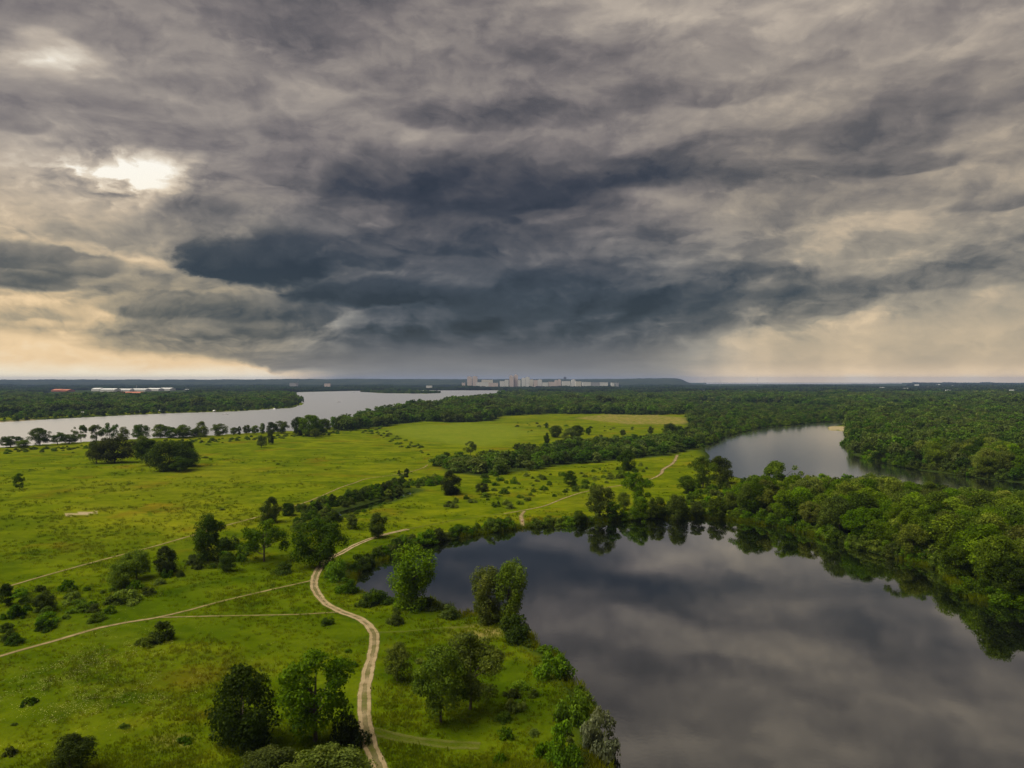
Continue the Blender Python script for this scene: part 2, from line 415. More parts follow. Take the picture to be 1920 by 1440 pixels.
def make_ground_mat():
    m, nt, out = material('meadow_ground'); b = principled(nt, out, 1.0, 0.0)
    g, p, fine = grass_colour(nt)
    wood, sand, lime, dryA = attr(nt, 'wood'), attr(nt, 'sand'), attr(nt, 'lime'), attr(nt, 'dry')
    n3 = noise(nt, p, 0.15, 5, 0.6)
    g = mixc(nt, attr(nt, 'dark_grass') * 0.8, g, mixc(nt, 1.0, g, (0.52, 0.66, 0.62), 'MULTIPLY'))  # near meadow: deeper green grass, with some cloud shade painted into its colour
    g = mixc(nt, lime * 0.75, g, mixc(nt, n3.ss(0.3, 0.7), (0.092, 0.125, 0.008), (0.125, 0.148, 0.012)))
    g = mixc(nt, (dryA * n3.ss(0.34, 0.62)), g, mixc(nt, n3, (0.150, 0.105, 0.028), (0.215, 0.180, 0.060)))
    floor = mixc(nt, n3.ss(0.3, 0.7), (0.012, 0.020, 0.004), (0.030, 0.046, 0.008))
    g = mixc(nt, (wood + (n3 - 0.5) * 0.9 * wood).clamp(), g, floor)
    sn = noise(nt, p, 0.9, 4, 0.6)
    g = mixc(nt, (sand * 1.5 + (sn - 0.55) * 0.9 * sand).clamp(), g, mixc(nt, sn, (0.20, 0.155, 0.085), (0.36, 0.29, 0.18)))
    nt.links.new(g, b.inputs['Base Color'])
    bump = nt.nodes.new('ShaderNodeBump'); bump.inputs['Strength'].default_value = 0.9; bump.inputs['Distance'].default_value = 0.5
    hsum = fine + noise(nt, p, 1.6, 3, 0.6) * 0.5
    nt.links.new(hsum.s, bump.inputs['Height']); nt.links.new(bump.outputs[0], b.inputs['Normal'])
    return m

def make_water_mat(name, ripple, bscale, gloss=0.03, fior=1.6):
    m, nt, out = material(name)
    d = nt.nodes.new('ShaderNodeBsdfDiffuse'); d.inputs['Color'].default_value = (0.0030, 0.0040, 0.0022, 1)
    gl = nt.nodes.new('ShaderNodeBsdfGlossy'); gl.inputs['Roughness'].default_value = gloss
    geo = nt.nodes.new('ShaderNodeNewGeometry'); p = geo.outputs['Position']
    wind = noise(nt, p, 0.012, 4, 0.5).ss(0.42, 0.66)
    n = noise(nt, p, bscale, 3, 0.55) + noise(nt, p, bscale * 0.22, 2, 0.5) * 1.5
    bump = nt.nodes.new('ShaderNodeBump'); bump.inputs['Distance'].default_value = 0.02
    nt.links.new((wind * ripple + ripple * 0.35).s, bump.inputs['Strength']); nt.links.new(n.s, bump.inputs['Height'])
    fr = nt.nodes.new('ShaderNodeFresnel'); fr.inputs['IOR'].default_value = fior
    mx = nt.nodes.new('ShaderNodeMixShader')
    for nd in (gl, fr): nt.links.new(bump.outputs[0], nd.inputs['Normal'])
    nt.links.new((S(nt, fr.outputs[0]) * 2.1 + 0.03).clamp().s, mx.inputs[0])
    nt.links.new(d.outputs[0], mx.inputs[1]); nt.links.new(gl.outputs[0], mx.inputs[2])
    nt.links.new(mx.outputs[0], out.inputs['Surface'])
    gl.inputs['Color'].default_value = (0.92, 0.92, 0.90, 1)
    return m

def make_leaf_mat(name, base, alt, trans=0.38, spec=0.04):
    m, nt, out = material(name)
    geo = nt.nodes.new('ShaderNodeNewGeometry'); oi = nt.nodes.new('ShaderNodeObjectInfo')
    isl = S(nt, geo.outputs['Random Per Island']); rnd = S(nt, oi.outputs['Random'])
    clump = noise(nt, geo.outputs['Position'], 0.55, 3, 0.5)
    stand = noise(nt, geo.outputs['Position'], 0.05, 3, 0.6).ss(0.28, 0.72)
    c = mixc(nt, (clump.ss(0.3, 0.7) * 0.6 + isl * 0.4), base, alt)
    hs = nt.nodes.new('ShaderNodeHueSaturation')
    nt.links.new((rnd * 0.045 + 0.487).s, hs.inputs['Hue']); nt.links.new((rnd * 0.25 + 0.92).s, hs.inputs['Saturation'])
    nt.links.new(((rnd * 7.31)._m('FRACT') * 0.85 + 0.55).s, hs.inputs['Value']); nt.links.new(c, hs.inputs['Color'])
    c = mixc(nt, 1.0, hs.outputs[0], oi.outputs['Color'], 'MULTIPLY')
    c = mixc(nt, isl * 0.9, mixc(nt, 1.0, c, (0.72, 0.72, 0.72), 'MULTIPLY'), mixc(nt, 1.0, c, (1.30, 1.28, 1.2), 'MULTIPLY'))
    c = mixc(nt, stand, mixc(nt, 1.0, c, (0.66, 0.74, 0.82), 'MULTIPLY'), mixc(nt, 1.0, c, (1.25, 1.20, 1.0), 'MULTIPLY'))
    b = nt.nodes.new('ShaderNodeBsdfPrincipled'); b.inputs['Roughness'].default_value = 0.6; b.inputs['Specular IOR Level'].default_value = spec
    t = nt.nodes.new('ShaderNodeBsdfTranslucent'); mx = nt.nodes.new('ShaderNodeMixShader'); mx.inputs[0].default_value = trans
    nt.links.new(c, b.inputs['Base Color'])
    nt.links.new(mixc(nt, 1.0, c, (1.15, 1.2, 0.55), 'MULTIPLY'), t.inputs['Color'])
    nt.links.new(b.outputs[0], mx.inputs[1]); nt.links.new(t.outputs[0], mx.inputs[2]); nt.links.new(mx.outputs[0], out.inputs['Surface'])
    return m

def make_plain(name, c, c2=None, sc=2.0, rough=0.85, spec=0.2):
    m, nt, out = material(name); b = principled(nt, out, rough, spec)
    geo = nt.nodes.new('ShaderNodeNewGeometry'); n = noise(nt, geo.outputs['Position'], sc, 4, 0.6)
    nt.links.new(mixc(nt, n.ss(0.3, 0.7), c, c2 or tuple(v * 0.75 for v in c)), b.inputs['Base Color'])
    return m

M = dict(ground=make_ground_mat(), pond=make_water_mat('pond_water', 0.16, 1.4), river=make_water_mat('river_water', 0.5, 0.5, 0.30), lake=make_water_mat('lake_water', 0.34, 1.0, 0.11),
    leaf=make_leaf_mat('tree_leaves', (0.066, 0.098, 0.010), (0.128, 0.158, 0.019)),
    shrub=make_leaf_mat('shrub_leaves', (0.062, 0.100, 0.010), (0.125, 0.165, 0.018)),
    far=make_leaf_mat('far_leaves', (0.050, 0.082, 0.013), (0.104, 0.138, 0.025)),
    distant=make_leaf_mat('distant_leaves', (0.024, 0.042, 0.016), (0.050, 0.072, 0.026)),
    silver=make_leaf_mat('silver_willow_leaves', (0.155, 0.170, 0.095), (0.230, 0.245, 0.160)),
    bark=make_plain('bark', (0.075, 0.060, 0.045), (0.035, 0.028, 0.022), 3.0))

# ------------------------------------------------------------------ the ground
FOREST = [  # outlines of closed woods, as they stand on the land
    GP([(-700, 790), (-200, 783), (0, 777), (213, 772), (433, 766), (500, 764), (545, 761), (560, 755), (548, 744), (525, 736), (440, 726), (-700, 726)]),
    GP([(620, 806), (675, 789), (725, 776), (780, 767), (827, 760), (875, 753), (920, 747), (955, 741), (1000, 733), (1310, 733), (1310, 752), (1290, 772),
        (1220, 777), (1130, 776), (1030, 775), (940, 779), (925, 789), (850, 792), (790, 789), (720, 799), (640, 808)]),
    GP([(1590, 797), (1588, 834), (1603, 853), (1650, 865), (1716, 880), (1783, 887), (1850, 897), (1925, 907), (2100, 922), (2300, 922), (2300, 728), (1310, 728), (1310, 750),
        (1400, 757), (1470, 758), (1560, 763), (1585, 780)]),
    GP([(1290, 775), (1310, 757), (1400, 761), (1470, 761.5), (1560, 767), (1578, 788), (1528, 791), (1480, 795), (1423, 800), (1380, 810), (1345, 821), (1318, 838), (1300, 842), (1296, 812), (1292, 790)]),
    GP([(812, 872), (850, 886), (900, 893), (985, 884), (1060, 871), (1150, 864), (1250, 853), (1300, 842), (1318, 830), (1300, 812), (1230, 826), (1130, 834), (1040, 842), (960, 856), (880, 866)]),
    GP([(1390, 962), (1440, 976), (1481, 988), (1537, 1003), (1612, 1026), (1687, 1044), (1762, 1061), (1796, 1088), (1822, 1115), (1875, 1129), (1925, 1137), (2060, 1150), (2060, 950),
        (1920, 948), (1800, 944), (1700, 938), (1600, 930), (1500, 922), (1430, 914), (1370, 905), (1400, 925), (1480, 935), (1430, 945)]),
]
LIME = GP([(705, 808), (760, 798), (860, 794), (960, 797), (1010, 812), (985, 828), (900, 838), (800, 832)])
DRYS = [GP([(850, 1172), (935, 1170), (945, 1190), (900, 1200), (845, 1190)]), GP([(120, 963), (180, 958), (182, 962), (124, 967)]), GP([(290, 1385), (350, 1380), (360, 1400), (300, 1405)])]
FLAT2 = GP([(1440, 757), (1600, 762), (1600, 770), (1440, 764)])
FLAT = GP([(1075, 784), (1140, 777), (1230, 778), (1290, 783), (1290, 795), (1180, 796)])

def build_ground():
    pys = np.concatenate([np.arange(717.73, 740, 0.5), np.arange(740, 900, 1.2), np.arange(900, 1440, 2.6), np.arange(1440, 2700, 10.0)])
    us = np.arange(-1500, 1500.1, 4.0) / FPX
    d = FPX * EYE / (pys - CY)
    X = us[None, :] * d[:, None]; Y = np.repeat(d[:, None], len(us), 1)
    nr, nc = X.shape; x = X.ravel(); y = Y.ravel()
    sd = water_sd(x, y); z = land_z(x, y, sd)
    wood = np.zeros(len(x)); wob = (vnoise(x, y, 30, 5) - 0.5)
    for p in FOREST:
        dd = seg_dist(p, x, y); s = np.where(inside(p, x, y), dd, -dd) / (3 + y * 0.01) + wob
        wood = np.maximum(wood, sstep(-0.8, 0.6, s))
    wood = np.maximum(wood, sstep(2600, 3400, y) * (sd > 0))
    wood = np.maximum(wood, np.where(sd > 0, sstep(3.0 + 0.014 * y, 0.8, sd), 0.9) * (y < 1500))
    sand = np.zeros(len(x))
    for p in DRYS[1:2]: sand = np.maximum(sand, inside(p, x, y) * 0.75)
    bs = GP([(1550, 799), (1592, 799), (1592, 808), (1550, 808)]); sand = np.maximum(sand, inside(bs, x, y) * (sd > 0) * 0.6); wood = np.where(inside(bs, x, y), 0, wood)
    fb0 = GP([(-700, 816), (0, 794), (213, 782), (433, 774), (433, 771), (213, 777), (0, 788), (-700, 806)]); sand = np.maximum(sand, inside(fb0, x, y) * sstep(14, 4, sd) * (vnoise(x, y, 60, 8) > 0.55) * 0.4); wood = np.maximum(wood, inside(fb0, x, y) * 0.85)
    dry = np.zeros(len(x))
    for p in (DRYS[0], DRYS[2], FLAT, FLAT2): dd = seg_dist(p, x, y); dry = np.maximum(dry, sstep(-2, 3, np.where(inside(p, x, y), dd, -dd)) * 0.9)
    lime = sstep(-15, 25, np.where(inside(LIME, x, y), 1, -1) * seg_dist(LIME, x, y) + wob * 20)
    dark_grass = sstep(290, 150, y + (vnoise(x, y, 60, 21) - 0.5) * 90) * 0.9 + (vnoise(x, y, 45, 22) - 0.5) * 0.5  # darkens towards the drone: greener grass plus painted-in shade, broken up by noise
    i = np.arange((nr - 1) * nc).reshape(nr - 1, nc)[:, :-1].ravel()
    F = np.stack([i, i + nc, i + nc + 1, i + 1], 1)
    V = np.stack([x, y, z], 1)
    # the land goes on beside and behind the drone
    nv = len(V); dn, df, U = d[-1], d[0], us[-1]
    extra = np.array([(-U * df, df, LAND), (-U * dn, dn, LAND), (-U * df, -df, LAND), (U * df, -df, LAND), (U * dn, dn, LAND), (U * df, df, LAND)])
    Fx = np.array([[nv, nv + 2, nv + 1, nv + 1], [nv + 1, nv + 2, nv + 3, nv + 4], [nv + 4, nv + 3, nv + 5, nv + 5]])
    V = np.vstack([V, extra])
    me = bpy.data.meshes.new('ground')
    faces_n = len(F); tri = [[nv, nv + 2, nv + 1], [nv + 4, nv + 3, nv + 5]]
    me.vertices.add(len(V)); me.vertices.foreach_set('co', V.astype(np.float32).ravel())
    loops = np.concatenate([F.ravel(), Fx[1], tri[0], tri[1]]).astype(np.int32)
    me.loops.add(len(loops)); me.loops.foreach_set('vertex_index', loops)
    starts = np.concatenate([np.arange(0, faces_n * 4 + 4, 4), [faces_n * 4 + 4, faces_n * 4 + 7]]).astype(np.int32)
    totals = np.concatenate([np.full(faces_n + 1, 4), [3, 3]]).astype(np.int32)
    me.polygons.add(len(starts)); me.polygons.foreach_set('loop_start', starts); me.polygons.foreach_set('loop_total', totals)
    me.polygons.foreach_set('use_smooth', np.ones(len(starts), bool))
    me.update(calc_edges=True); me.materials.append(M['ground'])
    for nm, a in (('wood', wood), ('sand', sand), ('lime', lime), ('dry', dry), ('dark_grass', np.clip(dark_grass, 0, 1))):
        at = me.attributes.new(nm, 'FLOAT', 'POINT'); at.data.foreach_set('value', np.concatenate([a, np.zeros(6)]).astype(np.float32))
    o = bpy.data.objects.new('ground', me); COL.objects.link(o); tag(o, kind='structure')
build_ground()

def build_waters():
    for k, (nm, p) in enumerate(W.items()):
        c = p; n = len(c); grow = {'pond': 5, 'lake': 7, 'river': 12, 'creek': 1.5, 'backwater': 60, 'reservoir': 200}[nm]
        prv = np.roll(c, 1, 0); nxt = np.roll(c, -1, 0); t = nxt - prv; t /= np.linalg.norm(t, axis=1)[:, None] + 1e-9
        area = 0.5 * np.sum(c[:, 0] * nxt[:, 1] - nxt[:, 0] * c[:, 1]); s = 1 if area > 0 else -1
        q = c + np.stack([t[:, 1], -t[:, 0]], 1) * s * grow
        bm = bmesh.new(); vs_ = [bm.verts.new((a, b, -0.004 * k)) for a, b in q]
        f = bm.faces.new(vs_ if s > 0 else vs_[::-1]); bmesh.ops.triangulate(bm, faces=[f])
        me = bpy.data.meshes.new(nm + '_water'); bm.to_mesh(me); bm.free()
        me.materials.append(M['pond'] if nm in ('pond', 'creek') else M['lake'] if nm == 'lake' else M['river'])
        o = bpy.data.objects.new(nm + '_water', me); COL.objects.link(o); tag(o, kind='structure')
build_waters()

def build_hills():
    us = np.arange(-1500, 400, 4.0) / FPX; ds = np.concatenate([np.linspace(5900, 9000, 26), np.linspace(9120, 10500, 6)])
    X = us[None, :] * ds[:, None]; Y = np.repeat(ds[:, None], len(us), 1); px = us * FPX + CX
    top = 64 + 5 * sstep(430, 600, px) + 7 * np.exp(-((px - 1230) / 60.0) ** 2) + (vnoise(px, px * 0, 90, 3) - 0.5) * 5
    top = top * sstep(1305, 1268, px) * np.where(px > 1190, 1, 1)
    prof = np.where(ds < 9000, sstep(5900, 9000, ds), 1 - sstep(9000, 10500, ds))
    Z = 0.3 + prof[:, None] * top[None, :] + (vnoise(X, Y, 160, 4) - 0.5) * 12 * np.minimum(prof * 4, 1)[:, None] * (top > 5)[None, :] + (vnoise(X, Y, 45, 6) - 0.5) * 5 * prof[:, None]
    nr, nc = X.shape; i = np.arange((nr - 1) * nc).reshape(nr - 1, nc)[:, :-1].ravel()
    o = mesh_obj('hills', np.stack([X.ravel(), Y.ravel(), Z.ravel()], 1), np.stack([i, i + 1, i + nc + 1, i + nc], 1), make_plain('far_wooded_hill', (0.016, 0.024, 0.012), (0.034, 0.042, 0.018), 0.006, 1.0, 0.0), smooth=True)
    tag(o, kind='structure')
build_hills()

# ------------------------------------------------------------------ tracks
def make_track_mat(name, two, dirt, dirt2, cover):
    m, nt, out = material(name); b = principled(nt, out, 0.95, 0.1)
    g, p, fine = grass_colour(nt)
    n = noise(nt, p, 0.45, 4, 0.6); a = attr(nt, 'across'); a = a + (noise(nt, p, 0.30, 3, 0.6) - 0.5) * 0.55; n2 = noise(nt, p, 0.12, 3, 0.5)
    if two: w = ((a.abs() - 0.58 + (n2 - 0.5) * 0.25).abs()).ss(0.36, 0.12) + a.abs().ss(0.55, 0.15) * (n2.ss(0.30, 0.70) * 0.45 + 0.22)
    else: w = a.abs().ss(0.95, 0.35)
    w = (w * cover * 1.45 + (n - 0.62) * 1.0 * w).clamp()
    d = mixc(nt, n.ss(0.2, 0.8), dirt, dirt2)
    nt.links.new(d, b.inputs['Base Color'])
    tr = nt.nodes.new('ShaderNodeBsdfTransparent'); mx = nt.nodes.new('ShaderNodeMixShader')
    nt.links.new(w.s, mx.inputs[0]); nt.links.new(tr.outputs[0], mx.inputs[1]); nt.links.new(b.outputs[0], mx.inputs[2])
    nt.links.new(mx.outputs[0], out.inputs['Surface'])
    return m
M['track'] = make_track_mat('rutted_dirt', True, (0.165, 0.125, 0.058), (0.29, 0.225, 0.125), 0.95)
M['path'] = make_track_mat('trodden_dirt', False, (0.15, 0.115, 0.045), (0.25, 0.19, 0.095), 0.66)
M['faint'] = make_track_mat('faint_ruts', True, (0.11, 0.115, 0.02), (0.13, 0.13, 0.03), 0.4)

def smooth_line(pts, n=12):
    P = np.array(pts, float); P = np.vstack([2 * P[0] - P[1], P, 2 * P[-1] - P[-2]]); out = []
    for i in range(1, len(P) - 2):
        for k in range(n):
            t = k / n
            out.append(0.5 * ((2 * P[i]) + (-P[i - 1] + P[i + 1]) * t + (2 * P[i - 1] - 5 * P[i] + 4 * P[i + 1] - P[i + 2]) * t * t + (-P[i - 1] + 3 * P[i] - 3 * P[i + 1] + P[i + 2]) * t ** 3))
    out.append(P[-2]); return np.array(out)

TRACKS = []
def track(name, pix, width, mat, lift=0.07):
    L = smooth_line(GP(pix), 14); w = np.interp(np.linspace(0, 1, len(L)), np.linspace(0, 1, len(width)), width)
    t = np.gradient(L, axis=0); t /= np.linalg.norm(t, axis=1)[:, None]; nrm = np.stack([-t[:, 1], t[:, 0]], 1)
    k = 9; A = np.linspace(-1, 1, k)
    P = L[:, None, :] + nrm[:, None, :] * (A[None, :, None] * w[:, None, None] / 2)
    x, y = P[..., 0].ravel(), P[..., 1].ravel(); z = land_z(x, y) + lift
    F = [(i * k + j, i * k + j + 1, (i + 1) * k + j + 1, (i + 1) * k + j) for i in range(len(L) - 1) for j in range(k - 1)]
    o = mesh_obj(name, np.stack([x, y, z], 1), F, mat, smooth=True); tag(o, kind='structure')
    at = o.data.attributes.new('across', 'FLOAT', 'POINT'); at.data.foreach_set('value', np.tile(A, len(L)).astype(np.float32))
    TRACKS.append((L, w.max()))
track('dirt_track', [(790, 1640), (740, 1500), (712, 1440), (693, 1395), (684, 1350), (683, 1300), (690, 1260), (699, 1222), (702, 1195), (694, 1176), (675, 1161), (640, 1147), (610, 1131), (593, 1110),
    (589, 1090), (598, 1068), (615, 1050), (640, 1037), (668, 1021), (700, 1008), (740, 997), (765, 991)], [2.6, 2.5, 2.4, 2.4, 2.5, 2.3], M['track'])
track('foot_path', [(765, 991), (800, 984), (850, 974), (900, 967), (945, 962)], [1.4, 1.2], M['faint'], 0.10)
track('foot_path', [(945, 962), (980, 956), (1020, 948), (1060, 933), (1100, 921), (1150, 912), (1195, 905), (1226, 896), (1240, 888), (1244, 880), (1262, 868), (1270, 853)],
      [1.2, 1.5, 1.4, 1.5, 3.2, 3.0], M['path'], 0.10)
track('dirt_track', [(592, 1087), (560, 1095), (500, 1109), (420, 1128), (350, 1147), (290, 1161), (240, 1169), (180, 1181), (100, 1204), (0, 1232), (-120, 1270)], [1.1, 1.1, 1.5, 1.7, 1.4], M['path'])
track('foot_path', [(636, 1148), (560, 1153), (450, 1156), (370, 1158), (300, 1160)], [0.8, 0.7, 0.9], M['path'], 0.075)
track('foot_path', [(-60, 1120), (0, 1104), (80, 1081), (200, 1048), (280, 1027), (360, 1004), (420, 986), (500, 963), (560, 946), (600, 931), (640, 913), (665, 905), (690, 897), (750, 889), (790, 879), (802, 872)],
      [1.3, 1.3, 1.2, 1.2, 1.4], M['path'], 0.09)
track('grassy_track', [(694, 1370), (740, 1382), (790, 1391), (850, 1398), (900, 1400)], [2.8, 2.8], M['faint'])
track('foot_path', [(704, 1186), (760, 1184), (820, 1178), (880, 1176)], [0.7, 0.8], M['faint'], 0.08)
track('foot_path', [(983, 957), (977, 966), (979, 976), (980, 986)], [2.0, 2.6, 2.0], M['path'], 0.10)

# ------------------------------------------------------------------ plants: prototypes
def leaf_quads(C, N, size, aspect=1.35):                       # C centres, N normals
    n = len(C); r = NR.normal(size=(n, 3)); t = np.cross(N, r); t /= np.linalg.norm(t, axis=1)[:, None] + 1e-9
    b = np.cross(N, t); s = size * NR.uniform(0.6, 1.35, n)[:, None]
    k = NR.uniform(0.65, 1.0, (n, 4))
    return np.stack([C + t * s * aspect * k[:, :1], C + b * s * k[:, 1:2], C - t * s * aspect * k[:, 2:3], C - b * s * k[:, 3:4]], 1)

PROFILE = {
    'round': lambda t: np.sqrt(np.clip(1 - (2 * t - 0.95) ** 2 / 1.12, 0.03, 1)),
    'tall': lambda t: np.interp(t, [0, 0.3, 0.6, 0.85, 1], [0.66, 0.95, 1.0, 0.78, 0.35]),
    'willow': lambda t: np.interp(t, [0, 0.25, 0.5, 0.78, 0.93, 1], [0.55, 0.70, 0.85, 1.0, 0.8, 0.4]),
    'umbrella': lambda t: np.clip(0.35 + 0.85 * np.sin(np.pi * np.clip(t * 0.72 + 0.2, 0, 1)) ** 1.3, 0.2, 1),
    'dome': lambda t: np.sqrt(np.clip(1 - t ** 2, 0.04, 1)),
}
def plant(shape, seed, H, Wd, base, nsub, nleaf, leaf, sub_r, droop=0.0, lean=0.0):
    """Leaf quads of one crown (n, 4, 3) and the centres of its clumps."""
    r = np.random.default_rng(seed); prof = PROFILE[shape]
    t = r.uniform(0, 1, nsub) ** (0.85 if shape != 'dome' else 1.3); ang = r.uniform(0, 2 * np.pi, nsub) + np.arange(nsub) * 2.4
    sq = 1 + 0.22 * np.cos(2 * ang + r.uniform(0, 6)) + 0.15 * np.cos(3 * ang + r.uniform(0, 6))
    rad = prof(t) * Wd / 2 * np.sqrt(r.uniform(0.12, 1.0, nsub)) * sq
    cs = np.stack([np.cos(ang) * rad, np.sin(ang) * rad, base + t * (H - base)], 1)
    cs[:, 0] += lean * (cs[:, 2] / H) ** 1.5 * Wd
    rr = sub_r * r.uniform(0.6, 1.35, nsub) * (0.75 + 0.25 * prof(t)); cs[:, 2] -= rr * 0.6
    cs[:, 2] = np.maximum(cs[:, 2], rr * 0.35)
    w = rr ** 2 / np.sum(rr ** 2); pick = r.choice(nsub, nleaf, p=w)
    D = r.normal(size=(nleaf, 3)); D[:, 2] += 0.35 - droop; D /= np.linalg.norm(D, axis=1)[:, None]
    C = cs[pick] + D * (rr[pick] * (0.55 + 0.55 * r.uniform(0, 1, nleaf)))[:, None] * np.array([1.08, 1.08, 0.86 + droop])
    C[:, 2] = np.maximum(C[:, 2], 0.05)
    Nn = D * 0.9 + r.normal(size=(nleaf, 3)) * 0.55 + np.array([0, 0, 0.25]); Nn /= np.linalg.norm(Nn, axis=1)[:, None]
    return leaf_quads(C, Nn, leaf), cs

def tube(pts, radii, sides=6):
    V, F = [], []; pts = [np.array(p, float) for p in pts]
    for i, p in enumerate(pts):
        d = pts[min(i + 1, len(pts) - 1)] - pts[max(i - 1, 0)]; d /= np.linalg.norm(d) + 1e-9
        a = np.cross(d, (0.3, 1, 0.1)); a /= np.linalg.norm(a); b = np.cross(d, a)
        for k in range(sides):
            th = 2 * math.pi * k / sides; V.append(p + (a * math.cos(th) + b * math.sin(th)) * radii[i])
    for i in range(len(pts) - 1):
        for k in range(sides):
            F.append((i * sides + k, i * sides + (k + 1) % sides, (i + 1) * sides + (k + 1) % sides, (i + 1) * sides + k))
    F.append(tuple(range((len(pts) - 1) * sides, len(pts) * sides)))
    return V, F

def trunk_mesh(name, seed, H, base, r0, cs, limbs, lean=0.0, Wd=10):
    r = random.Random(seed); V, F = [], []
    top = np.array([lean * Wd * 0.5, 0, H * 0.72])
    main = [np.array([0, 0, -0.5]), np.array([0, 0, 0.25]), np.array([r.uniform(-.2, .2) + lean * Wd * 0.1, r.uniform(-.2, .2), base * 0.8 + 0.8]), top * np.array([0.6, 1, 0.66]) + np.array([r.uniform(-.4, .4), r.uniform(-.4, .4), 0]), top]
    def put(p, q):
        v, f = tube(p, q); o = len(V); V.extend(v); F.extend([tuple(i + o for i in t) for t in f])
    put(main, [r0 * 1.5, r0 * 1.15, r0 * 0.9, r0 * 0.5, r0 * 0.12])
    idx = np.argsort(-np.hypot(cs[:, 0], cs[:, 1]))[:max(limbs * 3, 1)]
    for k in range(limbs):
        e = cs[idx[(k * 3) % len(idx)]]; zs = min(e[2] * 0.6, H * 0.55) + r.uniform(-0.4, 0.4); zs = max(zs, base * 0.45 + 0.3)
        s = np.array([lean * Wd * (zs / H) ** 1.5 * 0.4, 0, zs]); mid = s * 0.5 + e * 0.5 + np.array([0, 0, -0.4])
        put([s, mid, e], [r0 * 0.42, r0 * 0.28, r0 * 0.08])
    me = bpy.data.meshes.new(name); me.from_pydata([tuple(v) for v in V], [], F); me.update(); me.materials.append(M['bark']); return me

PROTO = {}
def tree_proto(key, shape, seed, H, Wd, base, nsub, nleaf, leaf, sub_r, r0, limbs, droop=0.0, lean=0.0, mat='leaf'):
    q, cs = plant(shape, seed, H, Wd, base, nsub, nleaf, leaf, sub_r, droop, lean)
    PROTO.setdefault(key, []).append((quads_mesh('crown', q, M[mat]), trunk_mesh('trunk', seed, H, base, r0, cs, limbs, lean, Wd), H, Wd))
for s in range(4): tree_proto('round', 'round', 10 + s, 12, 10, 2.2, 50, 9000, 0.20, 1.65, 0.26, 5)
for s in range(4): tree_proto('tall', 'tall', 20 + s, 14, 8.5, 1.8, 54, 9000, 0.20, 1.5, 0.27, 5)
for s in range(3): tree_proto('open', 'round', 30 + s, 12, 10.5, 3.4, 44, 8500, 0.17, 1.25, 0.24, 11)
for s in range(3): tree_proto('umbrella', 'umbrella', 40 + s, 11, 12, 3.6, 32, 6500, 0.18, 1.3, 0.22, 9)
for s in range(3): tree_proto('willow', 'willow', 50 + s, 13, 9, 0.8, 54, 10000, 0.19, 1.4, 0.3, 6, droop=0.45, lean=0.10)
for s in range(3): tree_proto('dense', 'round', 60 + s, 11, 10, 0.6, 70, 11000, 0.19, 1.6, 0.3, 4)
PROTO['shrub'] = []
for s in range(6):
    q, cs = plant('dome', 80 + s, 3.0, 4.4, 0.1, 26, 2400, 0.14, 0.72); PROTO['shrub'].append((quads_mesh('shrub', q, M['shrub']), None, 3.0, 4.4))
PROTO['low'] = []
for s in range(4):
    q, cs = plant('dome', 90 + s, 1.2, 3.2, 0.05, 18, 600, 0.16, 0.42); PROTO['low'].append((quads_mesh('low_shrub', q, M['shrub']), None, 1.2, 3.2))

# ------------------------------------------------------------------ plants: where they stand
TREES, SHRUBS = [], []           # dicts: x, y, z, h, w, key, col, label, group, fixed
NEUTRAL = (1, 1, 1); DARK = (0.60, 0.62, 0.64); LIMEC = (1.45, 1.45, 0.9); SILVER = (2.1, 1.8, 6.5); MIDD = (0.82, 0.86, 0.86); WARM = (1.25, 1.12, 0.8)
def put(store, px, py, hp, wp, key, col, label, group=None, rz=None, fixed=True):
    x, y, z = pz(px, py); k = y / FPX
    store.append(dict(x=x, y=y, z=z, h=hp * k, w=wp * k, key=key, col=col, label=label, group=group, fixed=fixed, px=px, py=py, rz=R.uniform(0, 6.28) if rz is None else rz))
T_ = lambda *a, **k: put(TREES, *a, **k)
S_ = lambda *a, **k: put(SHRUBS, *a, **k)
T_(770, 1142, 114, 84, 'willow', (1.25, 1.3, 1.1), 'tall leafy tree on the near pond bank, nearest the track bend', rz=0.3)
T_(917, 1166, 100, 64, 'willow', (1.5, 1.5, 1.3), 'left of two tall willows joined on the grassy point of the pond', rz=2.6)
T_(953, 1168, 116, 62, 'willow', (1.3, 1.35, 1.1), 'right of two tall willows joined on the grassy point, leaning over the pond', rz=0.2)
T_(745, 1276, 74, 46, 'round', MIDD, 'small round tree right of the rutted track, on open grass')
T_(826, 1355, 140, 112, 'open', (0.8, 0.82, 0.8), 'open crowned tree with dark trunk between track and pond, the nearer of two', rz=1.0)
T_(882, 1330, 142, 112, 'open', (0.85, 0.87, 0.85), 'open crowned tree with dark trunk between track and pond, the farther of two', rz=2.0)
T_(592, 1392, 168, 150, 'open', (0.78, 0.80, 0.85), 'large spreading tree left of the rutted track near the bottom', rz=0.5)
T_(455, 1397, 148, 122, 'dense', (0.30, 0.33, 0.36), 'big very dark rounded tree standing alone on the near meadow')
T_(130, 1452, 72, 74, 'round', (0.45, 0.48, 0.5), 'dark small tree at the bottom edge left of the big dark tree')
T_(612, 1500, 100, 130, 'round', (1.25, 1.25, 1.0), 'bright green crown cut by the bottom edge beside the track')
T_(500, 1478, 74, 90, 'round', MIDD, 'mid green crown cut by the bottom edge below the big dark tree')
T_(390, 1053, 88, 50, 'tall', (0.5, 0.53, 0.6), 'tall dark narrow tree beside the upper meadow path')
T_(495, 1054, 80, 92, 'umbrella', MIDD, 'flat topped spreading tree with bare trunk left of the track bend', rz=0.0)
T_(600, 1064, 90, 78, 'round', (0.75, 0.77, 0.85), 'broad grey green tree right beside the track bend')
